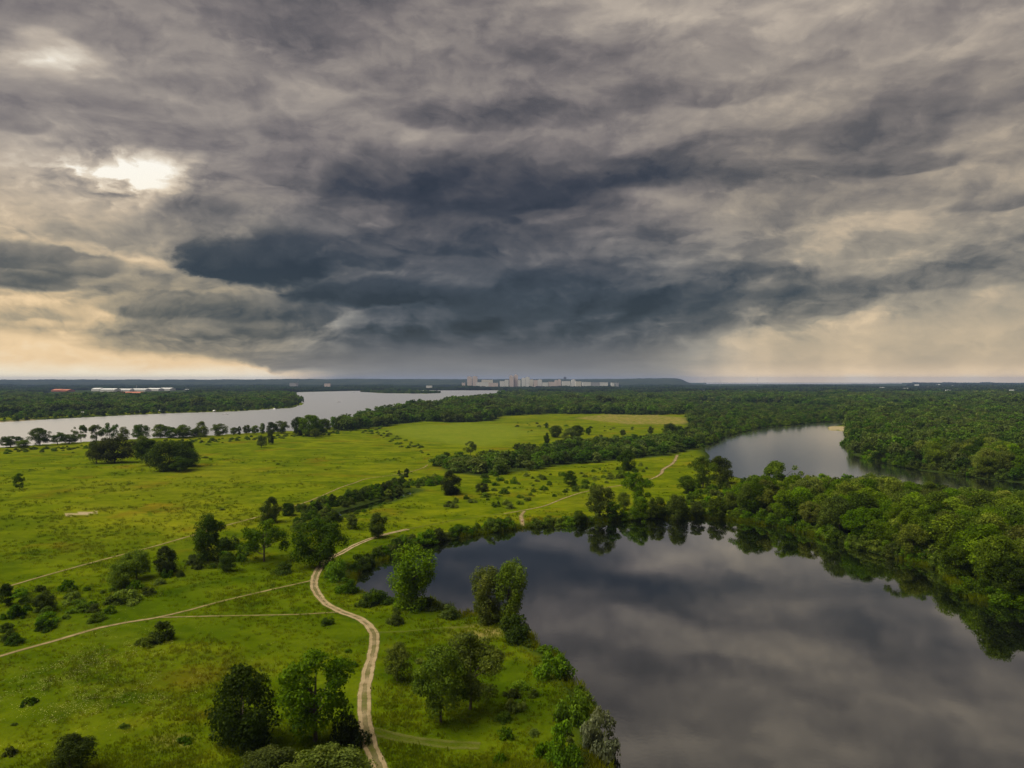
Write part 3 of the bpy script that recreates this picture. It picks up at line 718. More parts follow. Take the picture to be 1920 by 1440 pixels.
T_(507, 978, 47, 35, 'dense', DARK, 'compact dark tree beside the upper path at the end of the creek hedge')
T_(540, 966, 25, 22, 'dense', DARK, 'small dark tree right of the compact one at the creek hedge')
T_(226, 1102, 50, 44, 'dense', MIDD, 'rounded green tree in the left thicket, nearest of its three')
T_(256, 1086, 54, 50, 'round', MIDD, 'middle one of three rounded trees in the left thicket')
T_(311, 1076, 50, 44, 'dense', (0.4, 0.42, 0.46), 'darkest of three rounded trees in the left thicket')
T_(427, 1071, 35, 30, 'round', MIDD, 'little bushy tree below the tall dark narrow tree')
T_(85, 1147, 38, 38, 'round', DARK, 'small dark tree in the hollow left of the lower track')
T_(12, 1137, 42, 26, 'tall', DARK, 'narrow dark tree at the left edge of the picture')
T_(708, 1007, 46, 32, 'tall', MIDD, 'slim grey green tree on grass above the pond corner')
T_(660, 991, 28, 20, 'tall', DARK, 'little pointed tree left of the slim grey green tree')
T_(845, 926, 44, 34, 'dense', (0.42, 0.46, 0.5), 'dark upright tree at the right end of the creek')
T_(1125, 970, 62, 46, 'round', (0.6, 0.63, 0.66), 'dark tree alone on the far pond bank by the footpath')
T_(1195, 948, 62, 48, 'open', MIDD, 'open tree on the grass right of the footpath, above the pond')
T_(1201, 972, 50, 30, 'tall', MIDD, 'upright tree on the pond bank in front of the open tree')
T_(1170, 955, 34, 24, 'round', MIDD, 'small round tree between the footpath and the upright bank tree')
T_(1270, 970, 54, 38, 'dense', (0.6, 0.64, 0.66), 'dark rounded tree at the middle of the far pond bank')
T_(1176, 882, 38, 30, 'dense', DARK, 'compact dark tree on the slope left of the sandy path')
T_(1070, 912, 30, 20, 'tall', MIDD, 'slender small tree on the shrubby slope above the footpath')
T_(905, 926, 22, 22, 'round', MIDD, 'little tree on the shrubby slope near the creek end')
T_(1318, 914, 58, 46, 'open', MIDD, 'left of two open trees beside the lake, right of the sandy path')
T_(1350, 906, 50, 44, 'round', MIDD, 'right of two open trees beside the lake, right of the sandy path')
T_(1400, 968, 62, 30, 'tall', (0.7, 0.75, 0.9), 'upright grey green tree on the pond bank before the wood begins')
T_(1460, 934, 68, 70, 'umbrella', MIDD, 'tall flat topped tree standing out between pond and lake', rz=1.0)
T_(1496, 952, 58, 40, 'round', MIDD, 'round tree right of the flat topped tree between pond and lake')
T_(1430, 950, 50, 38, 'open', NEUTRAL, 'leafy tree left of the flat topped tree between pond and lake')
T_(181, 868, 44, 32, 'round', DARK, 'left of two dark trees together on the left meadow')
T_(215, 867, 50, 54, 'round', (0.5, 0.52, 0.55), 'right and broader of two dark trees together on the left meadow')
T_(268, 857, 40, 34, 'round', MIDD, 'rear tree of the dark clump on the left meadow')
T_(282, 872, 48, 44, 'round', (0.62, 0.66, 0.7), 'left front tree of the dark clump on the left meadow')
T_(316, 882, 58, 58, 'dense', (0.45, 0.48, 0.5), 'tallest middle tree of the dark clump on the left meadow')
T_(350, 874, 46, 44, 'dense', (0.5, 0.52, 0.54), 'right tree of the dark clump on the left meadow')
T_(338, 884, 30, 36, 'round', DARK, 'low front tree of the dark clump on the left meadow')
T_(36, 916, 30, 15, 'tall', MIDD, 'thin lone sapling on the left meadow')
T_(490, 840, 24, 18, 'round', (0.9, 0.9, 1.2), 'little pale tree on the meadow beside a slim dark one')
T_(508, 834, 28, 12, 'tall', (0.4, 0.43, 0.45), 'slim dark tree on the meadow beside a little pale one')
more_bank = [(1085, 978, 26, 22, 'round', 'little tree on the far pond bank, left of the lone dark tree'), (1150, 973, 36, 26, 'tall', 'slim tree on the far pond bank, right of the lone dark tree'), (1232, 968, 40, 30, 'round', 'tree on the far pond bank, left of the dark rounded one'), (1305, 968, 34, 32, 'open', 'tree on the far pond bank, right of the dark rounded one'),
    (1345, 968, 40, 30, 'round', 'tree on the far pond bank, left of the upright grey green one'), (1375, 955, 36, 34, 'round', 'tree on the grass behind the upright grey green bank tree'), (1290, 925, 34, 30, 'round', 'tree right of the sandy path, above the dark rounded bank tree')]
for a, b, c, d_, k, l in more_bank: T_(a, b, c, d_, k, MIDD, l)
row = [(20, 839, 24, 38, 'round'), (45, 840, 16, 26, 'round'), (75, 836, 38, 34, 'round'), (108, 834, 26, 30, 'open'), (130, 832, 20, 34, 'round'), (152, 828, 36, 30, 'umbrella'), (181, 825, 38, 34, 'umbrella'), (205, 825, 38, 34, 'umbrella'),
       (231, 828, 30, 19, 'tall'), (263, 826, 34, 30, 'round'), (300, 821, 28, 36, 'round'), (322, 821, 22, 26, 'round'), (343, 821, 28, 36, 'round'), (378, 819, 32, 25, 'dense'), (366, 819, 18, 20, 'round'), (411, 817, 26, 26, 'round'), (438, 815, 16, 14, 'round'),
       (449, 815, 18, 9, 'tall'), (463, 814, 20, 15, 'round'), (478, 814, 19, 16, 'round'), (492, 813, 22, 12, 'tall'), (508, 813, 24, 22, 'round'), (527, 813, 27, 26, 'round'),
       (560, 817, 38, 30, 'dense'), (580, 818, 45, 44, 'round'), (606, 811, 30, 26, 'dense'), (596, 815, 24, 26, 'round'), (592, 821, 20, 22, 'open')]
ORD = 'first second third fourth fifth sixth seventh eighth ninth tenth eleventh twelfth thirteenth fourteenth fifteenth sixteenth seventeenth eighteenth nineteenth twentieth'.split()
TENS = {20: 'twenty', 30: 'thirty', 40: 'forty', 50: 'fifty', 60: 'sixty', 70: 'seventy', 80: 'eighty', 90: 'ninety'}
def ordinal(i):                                                # 0 -> first
    n = i + 1
    if n <= 20: return ORD[n - 1]
    if n % 10 == 0: return TENS[n][:-1] + 'ieth' if n in TENS else str(n) + 'th'
    if n < 100: return TENS[n // 10 * 10] + '-' + ORD[n % 10 - 1]
    return str(n) + ('st' if n % 10 == 1 and n % 100 != 11 else 'nd' if n % 10 == 2 and n % 100 != 12 else 'rd' if n % 10 == 3 and n % 100 != 13 else 'th')
row.sort()
for i, (a, b, c, d_, k) in enumerate(row):
    T_(a, b, c * 0.9, d_ * 0.9, k, (0.75, 0.8, 0.76), f'tree in the row along the near river bank, {ordinal(i)} from the left', 'tree row on the near river bank')
mid_trees = [(882, 855, 28, 20, 'open', (1.0, 1.0, 1.3), 'pale feathery tree at the left end of the middle thicket'), (1025, 838, 26, 10, 'tall', MIDD, 'slim pale tree beside the thicket on the middle meadow'),
    (1042, 820, 22, 24, 'dense', DARK, 'left dark tree of the small group on the middle meadow'), (1066, 829, 26, 28, 'round', MIDD, 'middle tree of the small group on the middle meadow'), (1082, 824, 27, 28, 'round', MIDD, 'tallest right tree of the small group on the middle meadow'), (1103, 815, 14, 12, 'round', DARK, 'little round tree right of the small group on the middle meadow'),
    (1025, 803, 11, 7, 'tall', DARK, 'tiny dark tree above the small group on the middle meadow'), (1168, 818, 13, 10, 'round', MIDD, 'little tree standing above the bright green thicket, the left one'), (1220, 815, 15, 10, 'tall', MIDD, 'little tree standing above the bright green thicket, the right one'),
    (1255, 818, 25, 25, 'dense', DARK, 'dark round tree at the right end of the middle meadow')]
for m_ in mid_trees: T_(*m_)

S_(967, 1198, 46, 62, 'shrub', (0.62, 0.66, 0.66), 'dark dense bush at the water below the two joined willows')
S_(650, 1398, 64, 58, 'shrub', (0.25, 0.28, 0.30), 'very dark bush touching the left side of the rutted track')
S_(300, 1202, 36, 48, 'shrub', (0.38, 0.40, 0.42), 'dark bush alone on grass below the fork of the tracks')
S_(275, 1210, 22, 34, 'shrub', (0.8, 0.75, 0.7), 'paler brownish bush touching the dark one below the fork')
S_(742, 1168, 30, 30, 'shrub', (0.7, 0.75, 0.75), 'small dark bush on the grass beside the tall bank tree')
S_(800, 1140, 22, 44, 'shrub', MIDD, 'low bush right of the tall bank tree, at the water')
S_(842, 1157, 24, 40, 'shrub', MIDD, 'bush at the tip of the little bay by the two willows')
S_(705, 1130, 26, 52, 'shrub', (0.8, 0.9, 0.8), 'bush at the left end of the pond, left of the tall bank tree')
S_(615, 1170, 16, 24, 'shrub', MIDD, 'small bush on the grass left of the track below the path fork')
S_(690, 1135, 20, 34, 'shrub', MIDD, 'low bush at the left tip of the pond')
S_(630, 1085, 46, 40, 'shrub', (1.1, 1.3, 0.9), 'bright green bush inside the curve of the track bend')
S_(650, 1110, 28, 44, 'shrub', MIDD, 'mid green bush between the track bend and the pond tip')
S_(232, 1132, 26, 54, 'shrub', (1.05, 1.0, 1.2), 'wide pale green bush below the left thicket trees')
S_(88, 1170, 22, 34, 'shrub', (1.0, 1.05, 1.0), 'light green bush below the small dark hollow tree')
S_(180, 1166, 16, 30, 'shrub', MIDD, 'bush just above the lower track on the left')
S_(530, 1076, 22, 36, 'shrub', MIDD, 'bush below the flat topped tree near the track bend')
S_(430, 1030, 30, 40, 'shrub', DARK, 'dark bush right of the tall dark narrow tree')
S_(762, 895, 17, 9, 'shrub', (0.4, 0.42, 0.45), 'tiny dark bush near the bend of the far path, nearer one')
S_(763, 885, 8, 7, 'shrub', (0.35, 0.38, 0.4), 'tiny dark bush on the far path, the right one')
S_(748, 889, 8, 6, 'shrub', (0.35, 0.38, 0.4), 'tiny dark bush on the far path, the left one')
S_(1122, 1402, 88, 66, 'shrub', SILVER, 'silvery willow bush hanging over the water near the bottom')
S_(1078, 1352, 74, 60, 'shrub', (0.95, 1.05, 0.9), 'tall green bush behind the silvery willow bush')
S_(1058, 1428, 76, 64, 'shrub', (0.75, 0.85, 0.75), 'green bush below the silvery willow bush')
S_(1035, 1266, 54, 60, 'shrub', (0.8, 0.9, 0.8), 'broad green bush on the bank above the silvery bush')

def area_fill(poly, step, seed, jit=0.42):
    r = np.random.default_rng(seed); lo, hi = poly.min(0), poly.max(0)
    gx, gy = np.meshgrid(np.arange(lo[0], hi[0], step), np.arange(lo[1], hi[1], step)); gx = gx + (np.arange(gx.shape[0]) % 2)[:, None] * step * 0.5
    x = (gx + r.uniform(-jit, jit, gx.shape) * step).ravel(); y = (gy + r.uniform(-jit, jit, gy.shape) * step).ravel()
    m = inside(poly, x, y); x, y = x[m], y[m]
    if len(x) == 0: return x, y, x
    sd = water_sd(x, y); m = sd > 1.5; return x[m], y[m], sd[m]

def to_px(x, y, z=LAND): return CX + x / y * FPX, CY + (EYE - z) / y * FPX
def in_frame(x, y, h=0):
    px, py = to_px(x, y); return (-40 < px < 1960) and (py - h * FPX / y < 1445)

def fill(store, poly, step, seed, h, wr, keys, cols, phrase, group, lim=None):
    ax, ay, asd = area_fill(poly, step, seed); az_ = land_z(ax, ay, asd) if len(ax) else []
    for x, y, sd, z in zip(ax, ay, asd, az_):
        hh = R.uniform(*h)
        if sd < 6: hh *= 0.72
        if step == 21 and vnoise(np.array([x]), np.array([y]), 95, 61)[0] < 0.60: continue
        if lim is not None: hh = min(hh, max(4.2, (to_px(x, y)[1] - np.interp(to_px(x, y)[0], [1400, 1640, 1720, 1790, 2000], [893, 895, 906, 918, 920]) - R.uniform(-6, 7)) * y / FPX))
        if not in_frame(x, y, hh): continue
        key = R.choice(keys); px, py = to_px(x, y)
        store.append(dict(x=x, y=y, z=float(z), h=hh, w=hh * R.uniform(*wr), key=key, col=R.choice(cols), label=None, phrase=phrase, group=group, fixed=False, px=px, py=py, rz=R.uniform(0, 6.28)))
GREENS = [NEUTRAL, (1.1, 1.12, 1.0), (0.85, 0.88, 0.85), (1.25, 1.22, 1.05), (1.4, 1.34, 1.1), (0.7, 0.74, 0.75)]
fill(TREES, FOREST[5], 7.6, 1, (9.5, 15), (0.68, 0.95), ['round', 'round', 'tall', 'willow', 'open', 'dense'], GREENS, 'in the wood between pond and lake', 'trees of the wood between pond and lake', 897)
fill(TREES, FOREST[4], 9.0, 2, (5.0, 9.5), (0.95, 1.3), ['round', 'round', 'dense', 'willow'], [(0.9, 1.0, 0.8), (1.35, 1.55, 0.8), (1.45, 1.65, 0.85), (0.7, 0.75, 0.7), (1.1, 1.25, 0.85)], 'in the thicket across the meadow', 'trees of the middle thicket')
near3 = GP([(1590, 797), (1588, 834), (1603, 853), (1650, 865), (1716, 880), (1783, 887), (1850, 897), (1925, 907), (2100, 922), (2100, 812), (1900, 800), (1700, 792)])
fill(TREES, near3, 9.0, 3, (10, 16), (0.7, 0.95), ['round', 'round', 'tall', 'dense'], GREENS, 'in the forest right of the lake', 'trees of the forest right of the lake')
fill(TREES, FOREST[3], 10.0, 4, (5, 9.5), (0.8, 1.05), ['round', 'round', 'dense'], [(0.8, 0.85, 0.8), NEUTRAL, (0.65, 0.7, 0.7)], 'in the wood left of the lake', 'trees left of the lake')
edge2 = GP([(620, 806), (675, 790), (725, 778), (800, 777), (925, 776), (1030, 766), (1300, 764), (1292, 777), (1220, 778), (1130, 777), (1030, 776), (940, 780), (925, 790), (850, 793), (790, 790), (720, 800), (640, 809)])
fill(TREES, edge2, 13.0, 5, (10, 15), (0.85, 1.1), ['round', 'round', 'dense', 'tall'], [(0.85, 0.88, 0.88), (0.7, 0.73, 0.72), NEUTRAL], 'at the peninsula forest edge', 'trees at the peninsula forest edge')

# shrubs in drifts
fill(SHRUBS, GP([(556, 958), (620, 946), (690, 926), (750, 901), (766, 913), (735, 929), (680, 945), (624, 960), (585, 974)]), 4.0, 11, (3.0, 5.0), (1.1, 1.5), ['shrub'], [(0.5, 0.53, 0.55), (0.6, 0.62, 0.62), MIDD], 'in the dark hedge along the creek', 'creek hedge')
fill(SHRUBS, GP([(762, 908), (800, 900), (838, 897), (840, 906), (800, 912), (768, 916)]), 4.5, 12, (2.6, 3.6), (1.3, 1.7), ['shrub'], [MIDD, (0.9, 0.95, 0.85)], 'in the hedge beyond the creek', 'hedge by the creek end')
fill(SHRUBS, GP([(630, 976), (690, 958), (770, 932), (776, 926), (690, 953), (630, 971)]), 3.5, 13, (0.9, 1.6), (1.8, 2.4), ['low'], [MIDD, NEUTRAL], 'on the lower bank of the creek', 'low creek bank bushes')
fill(SHRUBS, GP([(540, 985), (600, 960), (640, 975), (610, 990), (560, 1000)]), 5.5, 14, (2.5, 4.2), (1.1, 1.5), ['shrub'], [DARK, MIDD, (0.8, 0.9, 0.75)], 'at the left end of the creek', 'bushes at the creek end')
fill(SHRUBS, GP([(900, 890), (1010, 890), (1130, 880), (1240, 870), (1180, 900), (1090, 918), (1010, 945), (940, 955), (820, 960), (800, 950), (880, 930)]), 10.5, 15, (1.0, 2.8), (1.3, 2.0), ['shrub', 'low'], [NEUTRAL, (1.1, 1.15, 1.0), MIDD, DARK], 'on the slope above the pond', 'bushes on the shrubby slope')
fill(SHRUBS, GP([(1215, 966), (1290, 935), (1300, 905), (1360, 905), (1400, 930), (1420, 955), (1400, 970), (1300, 966)]), 6.0, 16, (1.2, 4.0), (1.1, 1.8), ['shrub', 'low'], [NEUTRAL, MIDD], 'on the grass between pond and lake', 'bushes between pond and lake')
fill(SHRUBS, GP([(0, 1110), (120, 1100), (230, 1110), (350, 1055), (450, 1035), (470, 1050), (330, 1095), (220, 1150), (60, 1190), (0, 1200)]), 6.0, 17, (1.0, 2.8), (1.4, 2.0), ['shrub', 'low'], [MIDD, DARK, (0.6, 0.66, 0.6), NEUTRAL], 'in the thicket between two paths', 'bushes of the left thicket')
fill(SHRUBS, GP([(0, 1175), (60, 1195), (40, 1215), (0, 1225)]), 4.0, 18, (1.6, 2.4), (1.6, 2.0), ['shrub'], [DARK, MIDD], 'in the hollow above the lower track', 'bushes in the hollow')
fill(SHRUBS, GP([(0, 1270), (60, 1300), (120, 1310), (300, 1360), (420, 1420), (560, 1300), (620, 1240), (690, 1200), (690, 1440), (0, 1440)]), 11.5, 19, (0.5, 1.3), (1.5, 2.6), ['low'], [DARK, MIDD, (0.7, 0.72, 0.66)], 'on the meadow left of the track', 'low bushes of the near meadow')
fill(SHRUBS, GP([(940, 1280), (1010, 1240), (1060, 1290), (1090, 1340), (1100, 1440), (820, 1440), (900, 1400)]), 5.2, 20, (1.0, 2.6), (1.4, 1.9), ['shrub', 'low'], [NEUTRAL, MIDD, (1.1, 1.15, 0.9), (0.6, 0.65, 0.6)], 'on the overgrown near pond bank', 'bushes of the overgrown bank')
fill(SHRUBS, GP([(720, 1230), (800, 1220), (900, 1210), (960, 1240), (900, 1330), (760, 1330)]), 11, 21, (0.6, 1.3), (1.5, 2.2), ['low'], [MIDD, DARK, NEUTRAL], 'between the track and the willows', 'low bushes between track and willows')
fill(SHRUBS, GP([(0, 850), (480, 822), (700, 805), (800, 850), (560, 930), (0, 1060)]), 21, 22, (0.4, 1.5), (1.6, 3.2), ['low'], [DARK, MIDD, (0.6, 0.65, 0.5)], 'scattered over the wide left meadow', 'low bushes of the wide meadow')
fill(SHRUBS, GP([(640, 805), (720, 800), (730, 812), (800, 842), (810, 856), (780, 850), (700, 818)]), 12, 23, (1.0, 2.2), (1.6, 2.8), ['low', 'shrub'], [MIDD, DARK], 'along the line between two meadows', 'bushes along the meadow line')
fill(SHRUBS, GP([(960, 790), (1080, 800), (1250, 800), (1280, 812), (1100, 808), (980, 815)]), 24, 24, (1.0, 2.4), (1.6, 2.8), ['low', 'shrub'], [MIDD, DARK], 'on the middle meadow before the forest', 'bushes of the middle meadow')
fill(SHRUBS, GP([(0, 846), (120, 838), (320, 826), (540, 816), (640, 808), (640, 815), (540, 822), (320, 834), (120, 846), (0, 853)]), 9, 25, (1.2, 2.4), (1.4, 2.2), ['shrub'], [DARK, MIDD, (0.8, 0.85, 0.7)], 'under the river bank tree row', 'undergrowth of the river bank')

def along(pix, gap, off, seed, h, wr, cols, phrase, group, keys=('shrub',)):
    L = smooth_line(GP(pix, 0), 10); seg = np.hypot(*np.diff(L, axis=0).T); cum = np.concatenate([[0], np.cumsum(seg)]); r = random.Random(seed); s = 0.0
    while s < cum[-1]:
        x = float(np.interp(s, cum, L[:, 0])) + r.uniform(-1, 1); y = float(np.interp(s, cum, L[:, 1])) + off + r.uniform(-1, 1.4); s += gap * r.uniform(0.6, 1.4); hh = r.uniform(*h)
        if water_sd(np.array([x]), np.array([y]))[0] < 0.3 or not in_frame(x, y, hh): continue
        px, py = to_px(x, y); z = float(land_z(np.array([x]), np.array([y]))[0])
        SHRUBS.append(dict(x=x, y=y, z=z - 0.15, h=hh, w=hh * r.uniform(*wr), key=r.choice(keys), col=r.choice(cols), label=None, phrase=phrase, group=group, fixed=False, px=px, py=py, rz=r.uniform(0, 6.28)))
along([(664, 1080), (690, 1062), (735, 1042), (792, 1026), (841, 1013), (905, 1001), (965, 992)], 2.6, 2.2, 1, (2.2, 4.4), (1.1, 1.5), [MIDD, (0.8, 0.85, 0.75), (1.0, 1.15, 0.85), (0.6, 0.65, 0.65)], 'on the upper left pond shore', 'bushes of the upper left pond shore')
along([(690, 1062), (735, 1042), (792, 1026), (841, 1013), (905, 1001), (965, 992)], 3.6, 6.5, 2, (2.0, 3.8), (1.1, 1.5), [NEUTRAL, (1.1, 1.2, 0.9), MIDD], 'behind the upper left pond shore', 'bushes behind the upper left pond shore')
along([(992, 990), (1040, 986), (1104, 981), (1200, 974), (1286, 970), (1350, 973), (1410, 979), (1481, 992)], 2.3, 1.8, 3, (1.6, 3.6), (1.1, 1.7), [(1.0, 1.05, 1.1), MIDD, (1.05, 1.1, 1.0)], 'on the far pond shore', 'bushes of the far pond shore')
along([(1440, 982), (1481, 991), (1537, 1006), (1612, 1029), (1687, 1047), (1762, 1064), (1792, 1090), (1820, 1118), (1875, 1133), (1925, 1140)], 2.4, 3.4, 14, (2.4, 4.8), (1.1, 1.5), [NEUTRAL, MIDD, (1.2, 1.3, 0.9), (0.7, 0.75, 0.7)], 'in the second shore row below the wood', 'second row on the right pond shore')
along([(1481, 992), (1537, 1007), (1612, 1030), (1687, 1048), (1762, 1066), (1790, 1092), (1817, 1120), (1875, 1135), (1925, 1143)], 2.1, 1.0, 4, (2.0, 4.2), (1.1, 1.6), [NEUTRAL, MIDD, (1.2, 1.3, 0.9)], 'below the wood on the pond shore', 'bushes of the right pond shore')
along([(1116, 1400), (1107, 1335), (1085, 1297), (1059, 1272), (1040, 1234), (1003, 1218), (990, 1194)], 3.0, -0.5, 5, (1.4, 2.8), (1.1, 1.6), [NEUTRAL, MIDD, (1.15, 1.2, 0.9)], 'on the near pond shore', 'bushes of the near pond shore')
along([(1588, 832), (1601, 852), (1647, 864), (1713, 879), (1780, 887), (1847, 897), (1920, 905)], 3.4, 5.0, 16, (3.0, 6.5), (1.1, 1.5), [NEUTRAL, MIDD], 'in the second row on the right lake shore', 'second row on the right lake shore')
along([(1590, 836), (1603, 855), (1650, 867), (1716, 882), (1783, 889), (1850, 899), (1925, 909)], 3.4, 1.2, 6, (2.5, 5.5), (1.1, 1.6), [NEUTRAL, MIDD], 'on the right lake shore', 'bushes of the right lake shore')

along([(1318, 838), (1347, 823), (1380, 812), (1423, 802), (1480, 797), (1530, 792), (1578, 790)], 6.0, 1.0, 7, (3.0, 6.0), (1.1, 1.6), [NEUTRAL, MIDD, (0.7, 0.74, 0.72)], 'on the left lake shore', 'bushes of the left lake shore')
# ------------------------------------------------------------------ plants: single ones as objects, the rest as woodland
def off_track(p):
    for L, w in TRACKS:
        m = np.min((L[:, 0] - p['x']) ** 2 + (L[:, 1] - p['y']) ** 2)
        if m < (w * 0.5 + p['w'] * 0.38) ** 2: return False
    return True
TREES = [p for p in TREES if p['fixed'] or off_track(p)]; SHRUBS = [p for p in SHRUBS if p['fixed'] or off_track(p)]
def split_by_size(store, cap):
    fixed = [p for p in store if p['fixed']]; rest = sorted((p for p in store if not p['fixed']), key=lambda p: -p['h'] * p['w'] / p['y'] ** 2)
    n = max(0, cap - len(fixed)); return fixed + rest[:n], rest[n:]
t_one, t_rest = split_by_size(TREES, 300); s_one, s_rest = split_by_size(SHRUBS, 298)
def tone(p):
    v = sum(p['col'][:2]) / 2
    return 'very dark' if v < 0.45 else 'dark green' if v < 0.7 else 'mid green' if v < 1.05 else 'light green'
for store in (t_one, s_one):
    by = {}
    for p in store:
        if p['label'] is None:
            size = 'large' if p['h'] > (11.5 if store is t_one else 3.0) else 'middling' if p['h'] > (9 if store is t_one else 1.8) else 'small'
            by.setdefault((size, tone(p), p['phrase']), []).append(p)
    for (size, tn, ph), L in by.items():
        L.sort(key=lambda p: p['px']); kind = 'tree' if store is t_one else 'bush'
        for i, p in enumerate(L):
            p['label'] = f'{size} {tn} {kind} {ph}' + (f', {ordinal(i)} from left' if len(L) > 1 else '')

for p in t_one:
    crown, trunk, H, Wd = PROTO[p['key']][R.randrange(len(PROTO[p['key']]))]
    o = empty('tree', (p['x'], p['y'], p['z'] - 0.05), p['rz'], (p['w'] / Wd, p['w'] / Wd, p['h'] / H)); tag(o, p['label'], 'tree', p['group'])
    for nm, me in (('trunk', trunk), ('crown', crown)):
        c = bpy.data.objects.new(nm, me); COL.objects.link(c); c.parent = o; c.color = (*p['col'], 1)
for p in s_one:
    me, _, H, Wd = PROTO[p['key']][R.randrange(len(PROTO[p['key']]))]
    o = bpy.data.objects.new('shrub' if p['key'] == 'shrub' else 'low_shrub', me); COL.objects.link(o); o.color = (*p['col'], 1)
    if p['col'] is SILVER:
        o.color = (1, 1, 1, 1); o.material_slots[0].link = 'OBJECT'; o.material_slots[0].material = M['silver']
    o.location = (p['x'], p['y'], p['z'] - 0.05); o.rotation_euler = (0, 0, p['rz']); o.scale = (p['w'] / Wd, p['w'] / Wd, p['h'] / H); tag(o, p['label'], 'bush', p['group'])

def scatter(name, pts, rot, scl, pick, protos, label, cat):
    """ONE object of kind stuff: plant meshes set out on points with geometry nodes."""
    me = bpy.data.meshes.new(name); me.vertices.add(len(pts)); me.vertices.foreach_set('co', np.asarray(pts, np.float32).ravel())
    for nm, ty, key, v in (('rot', 'FLOAT_VECTOR', 'vector', np.stack([np.zeros(len(pts)), np.zeros(len(pts)), rot], 1)), ('scl', 'FLOAT_VECTOR', 'vector', scl), ('pick', 'INT', 'value', pick)):
        a = me.attributes.new(nm, ty, 'POINT'); a.data.foreach_set(key, np.asarray(v, np.int32 if ty == 'INT' else np.float32).ravel())
    o = bpy.data.objects.new(name, me); COL.objects.link(o); tag(o, label, cat, kind='stuff')
    ng = bpy.data.node_groups.new(name, 'GeometryNodeTree')
    ng.interface.new_socket('Geometry', in_out='INPUT', socket_type='NodeSocketGeometry'); ng.interface.new_socket('Geometry', in_out='OUTPUT', socket_type='NodeSocketGeometry')
    N = ng.nodes; gi = N.new('NodeGroupInput'); go = N.new('NodeGroupOutput'); iop = N.new('GeometryNodeInstanceOnPoints'); jo = N.new('GeometryNodeJoinGeometry')
    for pm in reversed(protos):
        po = bpy.data.objects.new(name + '_source', pm)
        oi = N.new('GeometryNodeObjectInfo'); oi.inputs['Object'].default_value = po; oi.inputs['As Instance'].default_value = False
        g2 = N.new('GeometryNodeGeometryToInstance'); ng.links.new(oi.outputs['Geometry'], g2.inputs[0]); ng.links.new(g2.outputs[0], jo.inputs[0])
    def na(nm, ty):
        n = N.new('GeometryNodeInputNamedAttribute'); n.data_type = ty; n.inputs['Name'].default_value = nm; return n.outputs['Attribute']
    ng.links.new(gi.outputs[0], iop.inputs['Points']); ng.links.new(jo.outputs[0], iop.inputs['Instance']); iop.inputs['Pick Instance'].default_value = True
    ng.links.new(na('pick', 'INT'), iop.inputs['Instance Index']); ng.links.new(na('scl', 'FLOAT_VECTOR'), iop.inputs['Scale'])
    e2r = N.new('FunctionNodeEulerToRotation'); ng.links.new(na('rot', 'FLOAT_VECTOR'), e2r.inputs[0]); ng.links.new(e2r.outputs[0], iop.inputs['Rotation'])
    ng.links.new(iop.outputs[0], go.inputs[0])
    md = o.modifiers.new('scatter', 'NODES'); md.node_group = ng
    return o

def far_proto(seed, n, spread, H, Wd, leaves, leaf, mat='far'):           # a clump of n crowns in one mesh
    r = np.random.default_rng(seed); Q = []
    for k in range(n):
        hh = H * r.uniform(0.75, 1.12); q, _ = plant(['round', 'tall', 'dome'][k % 3] if n > 1 else 'round', seed * 31 + k, hh, Wd * r.uniform(0.85, 1.2), hh * 0.12, 26, leaves, leaf, Wd * 0.2)
        if n > 1: a = 2.4 * k + r.uniform(0, 1); rad = spread * math.sqrt((k + 0.3) / n); q = q + np.array([math.cos(a) * rad, math.sin(a) * rad, 0])
        Q.append(q)
    return quads_mesh('far_crowns', np.concatenate(Q), M[mat])
SINGLE = [far_proto(200 + s, 1, 0, 12, 10, 900, 0.55) for s in range(5)]
CLUMP = [far_proto(300 + s, 6, 10, 12, 10, 420, 0.8) for s in range(4)]
BIGC = [far_proto(400 + s, 18, 28, 12, 12, 110, 1.6, 'distant') for s in range(3)]

